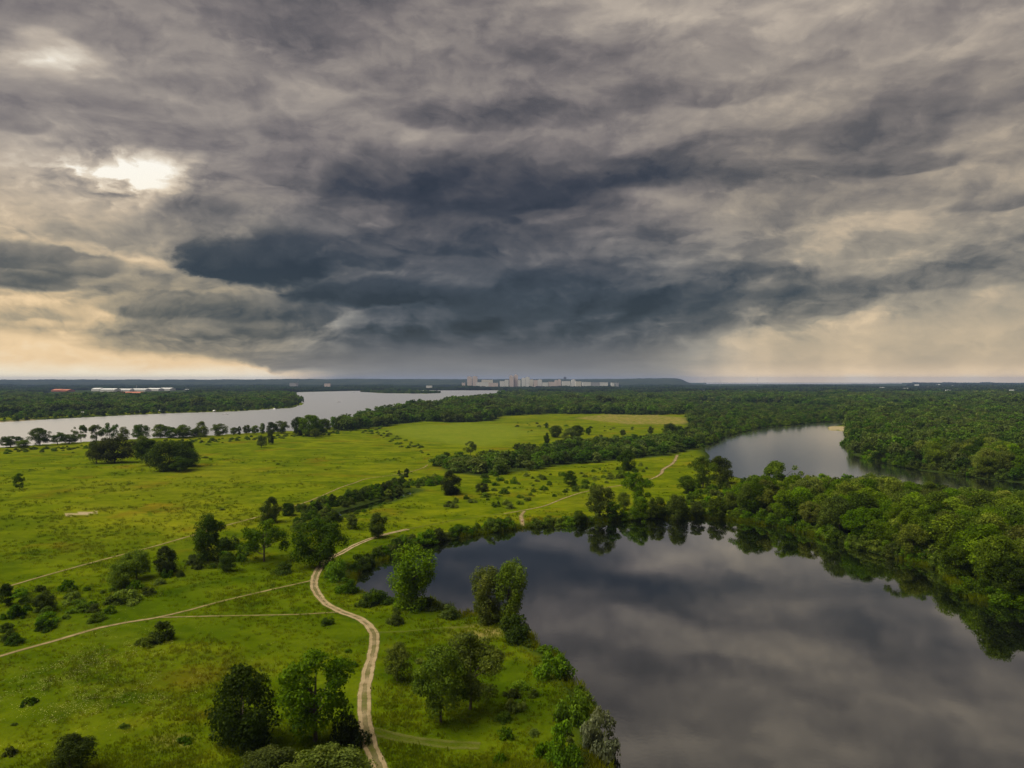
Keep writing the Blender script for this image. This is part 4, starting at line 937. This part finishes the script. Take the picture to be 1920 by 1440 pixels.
def woodland():
    pts, rot, scl, pick = [], [], [], []
    for p in t_rest:
        pts.append((p['x'], p['y'], p['z'])); rot.append(p['rz']); scl.append((p['w'] / 10, p['w'] / 10, p['h'] / 12)); pick.append(R.randrange(5))
    taken = [FOREST[5], FOREST[4], FOREST[3], near3, edge2]
    def add(x, y, hs, choice):
        z = land_z(x, y) if len(x) else []
        for a, b, c in zip(x, y, z):
            s = R.uniform(*hs) * (0.72 + 0.56 * float(vnoise(np.array([a]), np.array([b]), 6 + b * 0.03, 71)[0]))
            if R.random() < 0.06: s *= 1.3
            pts.append((a, b, c - 0.2)); rot.append(R.uniform(0, 6.28)); scl.append((s * R.uniform(0.9, 1.15), s * R.uniform(0.9, 1.15), s)); pick.append(R.choice(choice))
    for k, p in enumerate(FOREST[:3]):
        for d0, d1, step, ch in ((0, 1000, 8.5, [0, 1, 2, 3, 4]), (1000, 2600, 17, [5, 6, 7, 8]), (2600, 5200, 42, [9, 10, 11])):
            x, y, sd = area_fill(p, step, 500 + k * 7 + int(step)); m = (y >= d0) & (y < d1) & (np.abs(x / y) < 0.80) & (sd > (4 if step < 10 else step * 0.55))
            for t in taken: m &= ~inside(t, x, y)
            if k == 0: m &= ~((y > 2300) & (y < 3900) & (x / y > -0.66) & (x / y < -0.45))
            add(x[m], y[m], (0.8, 1.25), ch)
    # wooded plain before the hills and beyond
    P = np.array([(-5000, 3300), (5000, 3300), (6500, 6800), (-6500, 6800)]); x, y, sd = area_fill(P, 55, 900); m = (np.abs(x / y) < 0.8) & (sd > 35) & ((x / y > -0.42) | (y > 4200)) & ~((x / y > 0.27) & (x / y < 0.56) & (y > 5600)) & ~((y > 4900) & (y < 5900) & (x / y > -0.10) & (x / y < 0.16))
    add(x[m], y[m], (0.8, 1.3), [9, 10, 11])
    P = np.array([(1500, 6800), (6500, 6800), (9000, 11000), (2600, 11000)]); x, y, sd = area_fill(P, 110, 901); m = (np.abs(x / y) < 0.8) & (sd > 80) & (x / y > 0.26) & (x / y > 0.56)
    add(x[m], y[m], (1.0, 1.6), [9, 10, 11])
    x, y, sd = area_fill(ISLE, 30, 903); add(x, y, (0.5, 0.75), [5, 6, 7, 8])
    # bushes along the far river shore
    fb = GP([(-40, 794), (213, 782), (433, 774), (547, 766), (547, 761), (433, 766), (213, 772), (-40, 782)]); x, y, sd = area_fill(fb, 12, 904); m = (sd > 3) & (vnoise(x, y, 90, 12) > 0.18); add(x[m], y[m], (0.35, 0.75), [0, 1, 2, 3, 4])
    scatter('woodland', np.array(pts), np.array(rot), np.array(scl), np.array(pick), SINGLE + CLUMP + BIGC, 'forest beyond the single trees, its crowns merging into one mass', 'forest')
woodland()
if s_rest:
    scatter('undergrowth', np.array([(p['x'], p['y'], p['z'] - 0.05) for p in s_rest]), np.array([p['rz'] for p in s_rest]), np.array([(p['w'] / 4.4, p['w'] / 4.4, p['h'] / 3.0) for p in s_rest]),
            np.array([R.randrange(6) for _ in s_rest]), [m[0] for m in PROTO['shrub']], 'small bushes and undergrowth too many to count', 'undergrowth')

# ------------------------------------------------------------------ grass and flowers
def tuft_mesh(name, n, h, spread, wid, seed, mat):
    r = np.random.default_rng(seed); a = r.uniform(0, 2 * np.pi, n); b = np.stack([r.normal(0, spread, n), r.normal(0, spread, n), np.zeros(n)], 1)
    hh = h * r.uniform(0.5, 1.2, n); lean = np.stack([np.cos(a), np.sin(a), np.zeros(n)], 1) * (hh * r.uniform(0.15, 0.6, n))[:, None]; side = np.stack([-np.sin(a), np.cos(a), np.zeros(n)], 1) * wid
    t = b + lean + np.stack([np.zeros(n), np.zeros(n), hh], 1); mid = b + lean * 0.4 + np.stack([np.zeros(n), np.zeros(n), hh * 0.6], 1)
    return quads_mesh(name, np.stack([b - side, b + side, t + side * 0.2, mid - side * 0.9], 1), mat)
def make_tuft_mat():
    m, nt, out = material('grass_blades'); g, p, fine = grass_colour(nt)
    oi = nt.nodes.new('ShaderNodeObjectInfo'); rnd = S(nt, oi.outputs['Random'])
    g = mixc(nt, rnd, mixc(nt, 1.0, g, (1.15, 1.2, 1.1), 'MULTIPLY'), mixc(nt, 1.0, g, (1.75, 1.7, 1.6), 'MULTIPLY'))
    d = nt.nodes.new('ShaderNodeBsdfDiffuse'); t = nt.nodes.new('ShaderNodeBsdfTranslucent'); mx = nt.nodes.new('ShaderNodeMixShader'); mx.inputs[0].default_value = 0.5
    nt.links.new(g, d.inputs[0]); nt.links.new(g, t.inputs[0]); nt.links.new(d.outputs[0], mx.inputs[1]); nt.links.new(t.outputs[0], mx.inputs[2]); nt.links.new(mx.outputs[0], out.inputs['Surface'])
    return m
M['blade'] = make_tuft_mat()
def grass():
    r = np.random.default_rng(77); n = 95000
    d = 92 + 430 * r.uniform(0, 1, n) ** 1.8; px = r.uniform(-30, 1950, n); x = (px - CX) / FPX * d
    sd = water_sd(x, d); m = (sd > 0.6); x, d = x[m], d[m]
    for L, w in TRACKS:
        m = seg_dist(L[::4], x, d, closed=False) > w * 0.5 + 0.25; x, d = x[m], d[m]
    dens = vnoise(x, d, 9, 31) * 0.6 + vnoise(x, d, 28, 32) * 0.4; m = dens > r.uniform(0.2, 0.8, len(x)) + 0.35 * sstep(190, 430, d); x, d = x[m], d[m]
    z = land_z(x, d); s = r.uniform(0.6, 1.3, len(x)) * (0.65 + 0.6 * vnoise(x, d, 16, 33)) * (0.85 + d / 500); n = len(x)
    scatter('meadow_grass', np.stack([x, d, z - 0.03], 1), r.uniform(0, 6.28, n), np.stack([s * 1.2, s * 1.2, s], 1), r.integers(0, 4, n), [tuft_mesh('grass_tuft', 14, 0.42, 0.28, 0.045, 70 + k, M['blade']) for k in range(4)], 'tufts of long grass over the near meadow', 'grass')
    # reeds fringing the pond and the lake
    pts = []
    for nm, a, b, gap in (('pond', 0, 400, 0.28),):
        P = np.vstack([W[nm], W[nm][:1]]); seg = np.hypot(*np.diff(P, axis=0).T); cum = np.concatenate([[0], np.cumsum(seg)]); s = np.arange(0, cum[-1], gap)
        X = np.interp(s, cum, P[:, 0]) + r.normal(0, 0.6, len(s)); Y = np.interp(s, cum, P[:, 1]) + r.normal(0, 0.6, len(s)); ok = (Y > 95) & (np.abs(X / Y) < 0.75) & (vnoise(X, Y, 14, 41) > 0.30)
        pts.append(np.stack([X[ok], Y[ok]], 1))
    P = np.concatenate(pts); z = np.maximum(land_z(P[:, 0], P[:, 1]), -0.1); s = r.uniform(0.7, 1.4, len(P))
    scatter('shore_reeds', np.stack([P[:, 0], P[:, 1], z], 1), r.uniform(0, 6.28, len(P)), np.stack([s, s, s], 1), r.integers(0, 3, len(P)), [tuft_mesh('reed_tuft', 16, 1.25, 0.3, 0.035, 90 + k, M['blade']) for k in range(3)], 'reeds and long grass fringing the pond shore', 'reeds')
grass()

def flowers():
    r = np.random.default_rng(5); spots = [(110, 1262, 40, 1500), (200, 1235, 30, 700), (300, 1292, 45, 1100), (150, 1325, 50, 1300), (90, 1350, 40, 500), (330, 1100, 55, 600), (310, 1215, 40, 500), (1000, 1268, 18, 120), (250, 1180, 50, 400), (520, 1250, 60, 300), (60, 1295, 40, 600)]
    P = []
    for px, py, rad, n in spots:
        c = G(px, py); k = c[1] / FPX; x = r.normal(c[0], rad * k, n); y = r.normal(c[1], rad * k * 1.6, n); m = vnoise(x, y, 2.6, 51) > 0.45; P.append(np.stack([x[m], y[m]], 1))
    P = np.concatenate(P); z = land_z(P[:, 0], P[:, 1]) + r.uniform(0.18, 0.5, len(P)); N = r.normal(0, 0.35, (len(P), 3)) + np.array([0, 0, 1]); N /= np.linalg.norm(N, axis=1)[:, None]
    global NR
    me = quads_mesh('wildflowers', leaf_quads(np.stack([P[:, 0], P[:, 1], z], 1), N, 0.06, 1.1), make_plain('flower_heads', (0.26, 0.28, 0.05), (0.34, 0.34, 0.12), 1.5))
    o = bpy.data.objects.new('wildflowers', me); COL.objects.link(o); tag(o, 'pale yellow wildflowers in patches on the near left meadow', 'flowers', kind='stuff')
flowers()

# ------------------------------------------------------------------ buildings, far off
def box(V, F, x0, x1, y0, y1, z0, z1):
    o = len(V); V.extend([(x0, y0, z0), (x1, y0, z0), (x1, y1, z0), (x0, y1, z0), (x0, y0, z1), (x1, y0, z1), (x1, y1, z1), (x0, y1, z1)])
    F.extend([tuple(i + o for i in f) for f in ((0, 1, 5, 4), (1, 2, 6, 5), (2, 3, 7, 6), (3, 0, 4, 7), (4, 5, 6, 7), (3, 2, 1, 0))])
def facade(name, c, dark=0.45):                                # storeys of windows too far off to tell apart
    m, nt, out = material(name); b = principled(nt, out, 0.8, 0.3); tc = nt.nodes.new('ShaderNodeTexCoord'); sp = nt.nodes.new('ShaderNodeSeparateXYZ'); nt.links.new(tc.outputs['Object'], sp.inputs[0])
    X, Y, Z = (S(nt, sp.outputs[i]) for i in range(3))
    fz = (Z / 3.2)._m('FRACT'); fx = ((X + Y) / 4.2)._m('FRACT'); w = (fz - 0.5).abs().ss(0.30, 0.24) * (fx - 0.5).abs().ss(0.36, 0.30)
    geo = nt.nodes.new('ShaderNodeNewGeometry'); n = noise(nt, geo.outputs['Position'], 0.05, 3, 0.5)
    col = mixc(nt, n, c, tuple(v * 0.8 for v in c)); nt.links.new(mixc(nt, w * 0.5, col, tuple(v * dark for v in c)), b.inputs['Base Color']); return m
FAC = {'white': facade('white_facade', (0.80, 0.79, 0.76)), 'pink': facade('pinkish_facade', (0.72, 0.60, 0.55)), 'cream': facade('cream_facade', (0.76, 0.72, 0.62)), 'grey': facade('grey_facade', (0.42, 0.42, 0.43)), 'dark': facade('dark_facade', (0.12, 0.12, 0.13))}
M['flatroof'] = make_plain('flat_roof', (0.30, 0.30, 0.30)); M['redroof'] = make_plain('red_roof', (0.42, 0.15, 0.08), (0.34, 0.12, 0.07)); M['whitewall'] = make_plain('white_wall', (0.75, 0.74, 0.70)); M['paleroof'] = make_plain('pale_roof', (0.62, 0.62, 0.60))
def block(px0, px1, top, d, col, label, group='apartment blocks of the far town', depth=22, steps=0):
    x0, x1 = (px0 - CX) / FPX * d, (px1 - CX) / FPX * d; H = EYE + (CY - top) / FPX * d - LAND; w = (x1 - x0) / 2
    o = empty('apartment_block', ((x0 + x1) / 2, d, LAND - 0.2)); tag(o, label, 'building', group)
    V, F = [], []; box(V, F, -w, w, 0, depth, 0, H)
    if steps: box(V, F, -w * 0.5, w * 0.35, 2, depth * 0.8, H, H + steps)
    mesh_obj('wall', V, F, FAC[col], o); V, F = [], []; box(V, F, -w - 0.3, w + 0.3, -0.3, depth + 0.3, H + 0.003, H + 1.0) if not steps else (box(V, F, -w - 0.3, -w * 0.5 - 0.01, -0.3, depth + 0.3, H + 0.003, H + 1.0), box(V, F, w * 0.35 + 0.01, w + 0.3, -0.3, depth + 0.3, H + 0.003, H + 1.0))
    mesh_obj('roof', V, F, M['flatroof'], o)
TOWN = [(876, 884.5, 706.5, 5500, 'pink', 'left of the twin tall pinkish blocks at the left end of the far town', 4), (886, 895, 706, 5500, 'pink', 'right of the twin tall pinkish blocks at the left end of the far town', 3),
    (893, 915, 716.5, 5150, 'white', 'low wide white block below the twin pinkish towers', 0), (903, 924, 712, 5600, 'cream', 'long pale block right behind the twin pinkish towers', 0), (917, 934, 718, 5150, 'pink', 'low pinkish block between the towers and the slanting white block', 0),
    (937, 946, 714.5, 5200, 'white', 'lower left half of the stepped white block in the far town', 0), (946.3, 953.5, 712, 5200, 'white', 'higher right half of the stepped white block in the far town', 0),
    (955, 963, 705, 5500, 'pink', 'left part of the tallest pinkish tower group in the far town', 5), (963.5, 971, 703.5, 5520, 'pink', 'right, highest tower of the tallest pinkish group in the far town', 6), (971.5, 976, 712, 5200, 'white', 'narrow white block right of the highest pinkish tower', 0),
    (978, 985, 709, 5300, 'white', 'left white tower of the bright pair in the middle of the far town', 3), (985.4, 993, 707.5, 5300, 'white', 'right white tower of the bright pair in the middle of the far town', 4), (993.5, 1000, 711.5, 5350, 'cream', 'cream block just right of the bright white tower pair', 0), (1001, 1008, 713, 5300, 'pink', 'pinkish block second right of the bright white tower pair', 2),
    (1008.5, 1016, 712, 5350, 'white', 'white block third right of the bright white tower pair', 2), (1017, 1028, 717, 5150, 'white', 'low white block before the middle of the far town', 0), (1029, 1040, 716, 5150, 'pink', 'low pinkish block before the middle of the far town', 0), (1040.5, 1046, 713, 5350, 'pink', 'left pinkish block below the dark block on the ridge', 2), (1046.5, 1052, 712, 5350, 'pink', 'right pinkish block below the dark block on the ridge', 3),
    (1054, 1070, 714.5, 5200, 'white', 'broad white block right under the dark block on the ridge', 0), (1072, 1079, 712, 5250, 'white', 'narrow bright block left of the yellowish one', 2), (1079.5, 1090, 715, 5200, 'cream', 'yellowish block near the right end of the far town', 0), (1092, 1108, 716.3, 5300, 'white', 'left third of the long low white terrace in the far town', 0),
    (1108.6, 1124, 716.8, 5300, 'grey', 'middle third of the long low white terrace in the far town', 0), (1124.6, 1140, 717, 5300, 'white', 'right third of the long low white terrace in the far town', 0), (1146, 1152, 717.5, 5300, 'white', 'small white block alone right of the long terrace', 0), (1155, 1160, 717.8, 5300, 'grey', 'small grey block at the right end of the far town', 0),
    (799, 810, 723, 4300, 'white', 'lone white block on the wooded slope left of the town', 0), (866, 872, 717.5, 5000, 'pink', 'small pinkish block left of the twin pinkish towers', 0), (608, 619, 719, 4900, 'pink', 'pinkish block on the slope above the river', 0), (543, 556, 718, 4900, 'grey', 'pale long block beside the chimney above the river', 0)]
for a, b, t, d, c, l, s in TOWN: block(a, b, t, d, c, l, steps=s)
def ridge_block():
    d = 9000; x0, x1 = (1057 - CX) / FPX * d, (1062 - CX) / FPX * d; o = empty('apartment_block', ((x0 + x1) / 2, d, 58)); tag(o, 'small dark block standing up on the ridge above the town', 'building'); V, F = [], []; w = (x1 - x0) / 2
    box(V, F, -w, w, 0, 25, 0, 36); mesh_obj('wall', V, F, FAC['dark'], o); V, F = [], []; box(V, F, -w * 0.6, w * 0.6, 4, 20, 36.01, 42); mesh_obj('roof', V, F, M['flatroof'], o)
ridge_block()
def shed(px0, px1, top, base, wall, roof, label, group, pitch=0.0, name='warehouse', depth=60):
    d = FPX * (EYE - LAND) / (base - CY); x0, x1 = (px0 - CX) / FPX * d, (px1 - CX) / FPX * d; H = (base - top) / FPX * d; w = (x1 - x0) / 2
    o = empty(name, ((x0 + x1) / 2, d, LAND - 0.2)); tag(o, label, 'building', group); V, F = [], []; hw = H * (1 - pitch); box(V, F, -w, w, 0, depth, 0, hw); mesh_obj('wall', V, F, wall, o)
    e = 0.4; r0, r1 = hw + 0.003, H + 0.2; V = [(-w - e, -e, r0), (w + e, -e, r0), (w + e, depth + e, r0), (-w - e, depth + e, r0), (-w - e, depth / 2, r1 + 0.3), (w + e, depth / 2, r1 + 0.3)]
    mesh_obj('roof', V, [(0, 1, 5, 4), (2, 3, 4, 5), (0, 4, 3), (1, 2, 5), (3, 2, 1, 0)], roof, o)
for a in [(171, 186, 727.6, 733.5, 'first from the left'), (187, 214, 728.4, 734.6, 'second from the left'), (215, 243, 729.0, 734.2, 'third from the left'), (244, 272, 728.6, 734, 'fourth from the left'), (273, 297, 727.8, 733.2, 'fifth from the left'), (298, 319, 727.2, 732.6, 'last on the right')]:
    shed(*a[:4], M['whitewall'], M['paleroof'], 'long white shed behind the left bank forest, ' + a[4], 'white sheds behind the left bank forest', 0.3)
shed(96, 112, 729.6, 734.4, M['redroof'], M['redroof'], 'reddish shed left of the white sheds, the left one', 'red sheds', 0.4); shed(113, 126, 730, 734.6, M['redroof'], M['redroof'], 'reddish shed left of the white sheds, the right one', 'red sheds', 0.4)
shed(216, 262, 734.8, 737.5, M['redroof'], M['redroof'], 'long low red roofed shed before the white sheds', None, 0.6); shed(345, 352, 729.8, 733.4, M['whitewall'], M['paleroof'], 'small bright white shed right of the long sheds', None, 0.2)
HOUSES = [(26, 37, 764.5, 770.5), (77, 83, 768, 773), (84, 93, 765, 771), (119, 127, 774, 779), (146, 156, 770.5, 777), (297, 303, 766, 772), (325, 330, 762, 769), (371, 376, 761, 767), (398, 402, 768, 772), (497, 501, 750, 755), (505, 515, 749.5, 755), (450, 456, 760, 766), (258, 263, 769, 774)]
HOUSES = [(a + (b - a) * 0.2, b - (b - a) * 0.2, c + (d - c) * 0.35, d) for a, b, c, d in HOUSES]
for i, h in enumerate(HOUSES): shed(*h, M['whitewall'], M['paleroof'], f'small pale house among the trees of the far river bank, {ordinal(sorted(HOUSES).index(h))} from the left', 'houses on the far river bank', 0.4, 'house', 9)
shed(195, 214, 760.5, 764.5, M['redroof'], M['redroof'], 'red roofed house in the middle of the left bank forest', None, 0.6, 'house', 14)
RH_ALL = [(1862, 736.5), (1900, 738.2), (1882, 732.5), (1790, 726.8), (1815, 724), (1745, 729.5), (1720, 724.6), (1905, 726.5), (1850, 729), (1760, 723.6), (1655, 731.2), (1598, 727.4), (1572, 731.8), (1500, 723.8), (1525, 724.6), (1440, 722.8), (1470, 722.6), (1700, 733.5), (1835, 734.5), (1780, 738), (1540, 722.4), (1560, 723)]
RH = [q for q in RH_ALL if not (1425 < q[0] < 1575 and q[1] < 725)]
for i, (px, b) in enumerate(sorted(RH)):
    d = FPX * (EYE - LAND) / (b - CY); shed(px - 4.2, px + 4.2, b - 15.0 / d * FPX, b, M['whitewall'], M['paleroof'], f'small pale house on the wooded plain at the right horizon, {ordinal(i)} from the left', 'houses on the right plain', 0.35, 'house', 18)

def mast(name, px, top, base, r, label, arms=3, col='bark', group=None):
    d = FPX * (EYE - LAND) / (base - CY); H = (base - top) / FPX * d; o = empty(name, ((px - CX) / FPX * d, d, LAND)); tag(o, label, 'mast' if name != 'chimney' else 'chimney', group)
    V, F = tube([(0, 0, -0.5), (0, 0, H * 0.5), (0, 0, H)], [r, r * 0.7, r * 0.4], 8); mesh_obj('shaft', V, F, M['steel'], o)
    for k in range(arms):
        V, F = [], []; box(V, F, -6 + k, 6 - k, -0.4, 0.4, H * (0.70 + 0.1 * k), H * (0.70 + 0.1 * k) + 1.0); mesh_obj('cross_arm', V, F, M['steel'], o)
    if name == 'chimney':
        V, F = [], []; box(V, F, -r * 1.2, r * 1.2, -r * 1.2, r * 1.2, H * 0.97, H * 1.01); mesh_obj('rim', V, F, M['steel'], o)
M['steel'] = make_plain('grey_steel', (0.30, 0.30, 0.31), (0.22, 0.22, 0.23), 0.5, 0.5)
mast('chimney', 558.5, 714.5, 727.5, 3.4, 'pale chimney on the slope above the river bend', 0)
mast('transmission_mast', 1322, 709, 724, 1.8, 'thin mast on the right horizon, nearest the end of the hills'); mast('transmission_mast', 1420, 708.5, 724, 1.9, 'tallest thin mast on the right horizon above the water strip'); mast('transmission_mast', 1350, 711.5, 724, 1.5, 'short thin mast on the right horizon between two taller ones'); mast('transmission_mast', 256, 722, 732, 2.0, 'thin mast behind the long white sheds')

# ------------------------------------------------------------------ boats
M['hull'] = make_plain('white_hull', (0.8, 0.8, 0.8), (0.7, 0.7, 0.7), 1.0, 0.3, 0.5); M['glass'] = make_plain('dark_glass', (0.03, 0.04, 0.05), None, 1.0, 0.1, 0.5); M['foam'] = make_plain('foam', (0.75, 0.77, 0.78), (0.5, 0.53, 0.55), 2.0)
def boat(px, py, L, rz, label):
    d = FPX * EYE / (py - CY); o = empty('motor_boat', ((px - CX) / FPX * d, d, 0.0), rz); tag(o, label, 'boat', 'boats on the river')
    n = 9; V, F = [], []
    for i in range(n):
        t = i / (n - 1); x = (t - 0.5) * L; w = L * 0.17 * math.sqrt(max(0.0, 1 - max(0, (t - 0.35) / 0.66) ** 2)) + 0.02; sh = 0.85 + 0.5 * t * t
        V += [(x, -w, sh), (x, -w * 0.8, 0.1), (x, 0, -0.35 + 0.5 * t ** 4), (x, w * 0.8, 0.1), (x, w, sh), (x, 0, sh - 0.12)]
    for i in range(n - 1):
        for k in range(6): F.append((i * 6 + k, (i + 1) * 6 + k, (i + 1) * 6 + (k + 1) % 6, i * 6 + (k + 1) % 6))
    F.append((5, 4, 3, 2, 1, 0)); mesh_obj('hull', V, F, M['hull'], o, True)
    a = L * 0.10; V = [(-L * 0.15, -a, 0.9), (L * 0.2, -a, 0.95), (L * 0.2, a, 0.95), (-L * 0.15, a, 0.9), (-L * 0.12, -a * 0.85, 2.3), (L * 0.08, -a * 0.85, 2.3), (L * 0.08, a * 0.85, 2.3), (-L * 0.12, a * 0.85, 2.3)]
    c = mesh_obj('cabin', V, [(0, 1, 5, 4), (1, 2, 6, 5), (2, 3, 7, 6), (3, 0, 4, 7), (4, 5, 6, 7)], M['hull'], o)
    mesh_obj('windscreen', [(L * 0.195, -a * 0.8, 1.2), (L * 0.195, a * 0.8, 1.2), (L * 0.10, a * 0.75, 2.2), (L * 0.10, -a * 0.75, 2.2)], [(0, 1, 2, 3)], M['glass'], c).location.x = 0.06
boat(423, 777.5, 9, 0.1, 'white motor boat in mid river before the left bank forest'); boat(515, 767.5, 9, 2.6, 'white boat close under the wooded tip of the far bank'); boat(635, 754, 11, 0.4, 'white motor boat alone in the middle of the wide river bend'); boat(858, 738, 14, 0.2, 'white boat far up the river near the end of the peninsula'); boat(663, 736, 13, 0.6, 'white boat far off at the left end of the low island')

# ------------------------------------------------------------------ the person at the landing
def person():
    x, y, z = pz(979.5, 981); me = bpy.data.meshes.new('person')
    J = dict(pel=(0, 0, 0.90), wst=(0, 0, 1.08), chs=(0, 0, 1.28), nek=(0, 0, 1.43), hd1=(0, -0.01, 1.53), hd2=(0, -0.01, 1.66), hl=(-0.10, 0, 0.86), kl=(-0.12, -0.03, 0.48), al=(-0.12, 0.02, 0.08), tl=(-0.13, -0.14, 0.03), hr=(0.10, 0, 0.86), kr=(0.13, -0.02, 0.48), ar=(0.14, 0.03, 0.08), tr=(0.15, -0.13, 0.03),
             sl=(-0.18, 0, 1.37), el=(-0.25, 0.03, 1.10), wl=(-0.24, -0.06, 0.86), fl=(-0.23, -0.08, 0.77), sr=(0.18, 0, 1.37), er=(0.26, 0.03, 1.10), wr=(0.26, -0.06, 0.86), fr=(0.26, -0.08, 0.77))
    E = [('pel', 'wst'), ('wst', 'chs'), ('chs', 'nek'), ('nek', 'hd1'), ('hd1', 'hd2'), ('pel', 'hl'), ('hl', 'kl'), ('kl', 'al'), ('al', 'tl'), ('pel', 'hr'), ('hr', 'kr'), ('kr', 'ar'), ('ar', 'tr'), ('chs', 'sl'), ('sl', 'el'), ('el', 'wl'), ('wl', 'fl'), ('chs', 'sr'), ('sr', 'er'), ('er', 'wr'), ('wr', 'fr')]
    rad = dict(pel=.15, wst=.13, chs=.15, nek=.06, hd1=.09, hd2=.085, hl=.09, kl=.06, al=.045, tl=.035, sl=.065, el=.045, wl=.032, fl=.03); K = list(J)
    me.from_pydata([J[k] for k in K], [(K.index(a), K.index(b)) for a, b in E], []); o = bpy.data.objects.new('person', me); COL.objects.link(o)
    o.modifiers.new('skin', 'SKIN'); me.skin_vertices.new() if not me.skin_vertices else None
    for i, k in enumerate(K):
        r_ = rad.get(k, rad.get(k[:-1] + 'l', 0.05)); me.skin_vertices[0].data[i].radius = (r_, r_); me.skin_vertices[0].data[i].use_root = (k == 'pel')
    sb = o.modifiers.new('sub', 'SUBSURF'); sb.levels = 1; sb.render_levels = 1
    m, nt, out = material('person_clothes_and_skin'); b = principled(nt, out, 0.8, 0.2); tc = nt.nodes.new('ShaderNodeTexCoord'); sp = nt.nodes.new('ShaderNodeSeparateXYZ'); nt.links.new(tc.outputs['Object'], sp.inputs[0]); Z = S(nt, sp.outputs[2]); X = S(nt, sp.outputs[0])
    c = mixc(nt, Z.ss(0.95, 0.97), (0.30, 0.12, 0.11), (0.72, 0.50, 0.46)); c = mixc(nt, Z.ss(1.41, 1.43), c, (0.45, 0.26, 0.18)); c = mixc(nt, Z.ss(1.60, 1.62), c, (0.05, 0.035, 0.025)); c = mixc(nt, Z.ss(0.50, 0.48), c, (0.45, 0.26, 0.18)); nt.links.new(c, b.inputs['Base Color']); me.materials.append(m)
    o.location = (x, y, z - 0.02); tag(o, 'person in a pale pink top standing at the sandy pond landing', 'person')
person()

# ------------------------------------------------------------------ the air
def haze():
    V, F = [], []; box(V, F, -20000, 20000, -16500, 15900, -4, 114); m, nt, out = material('haze')
    pv = nt.nodes.new('ShaderNodeVolumePrincipled'); pv.inputs['Color'].default_value = (0.27, 0.38, 0.68, 1); pv.inputs['Density'].default_value = 4.8e-5; pv.inputs['Anisotropy'].default_value = 0.0
    nt.links.new(pv.outputs[0], out.inputs['Volume']); o = mesh_obj('haze', V, F, m); tag(o, 'thin bluish haze over the far land', 'haze', kind='stuff')
haze()
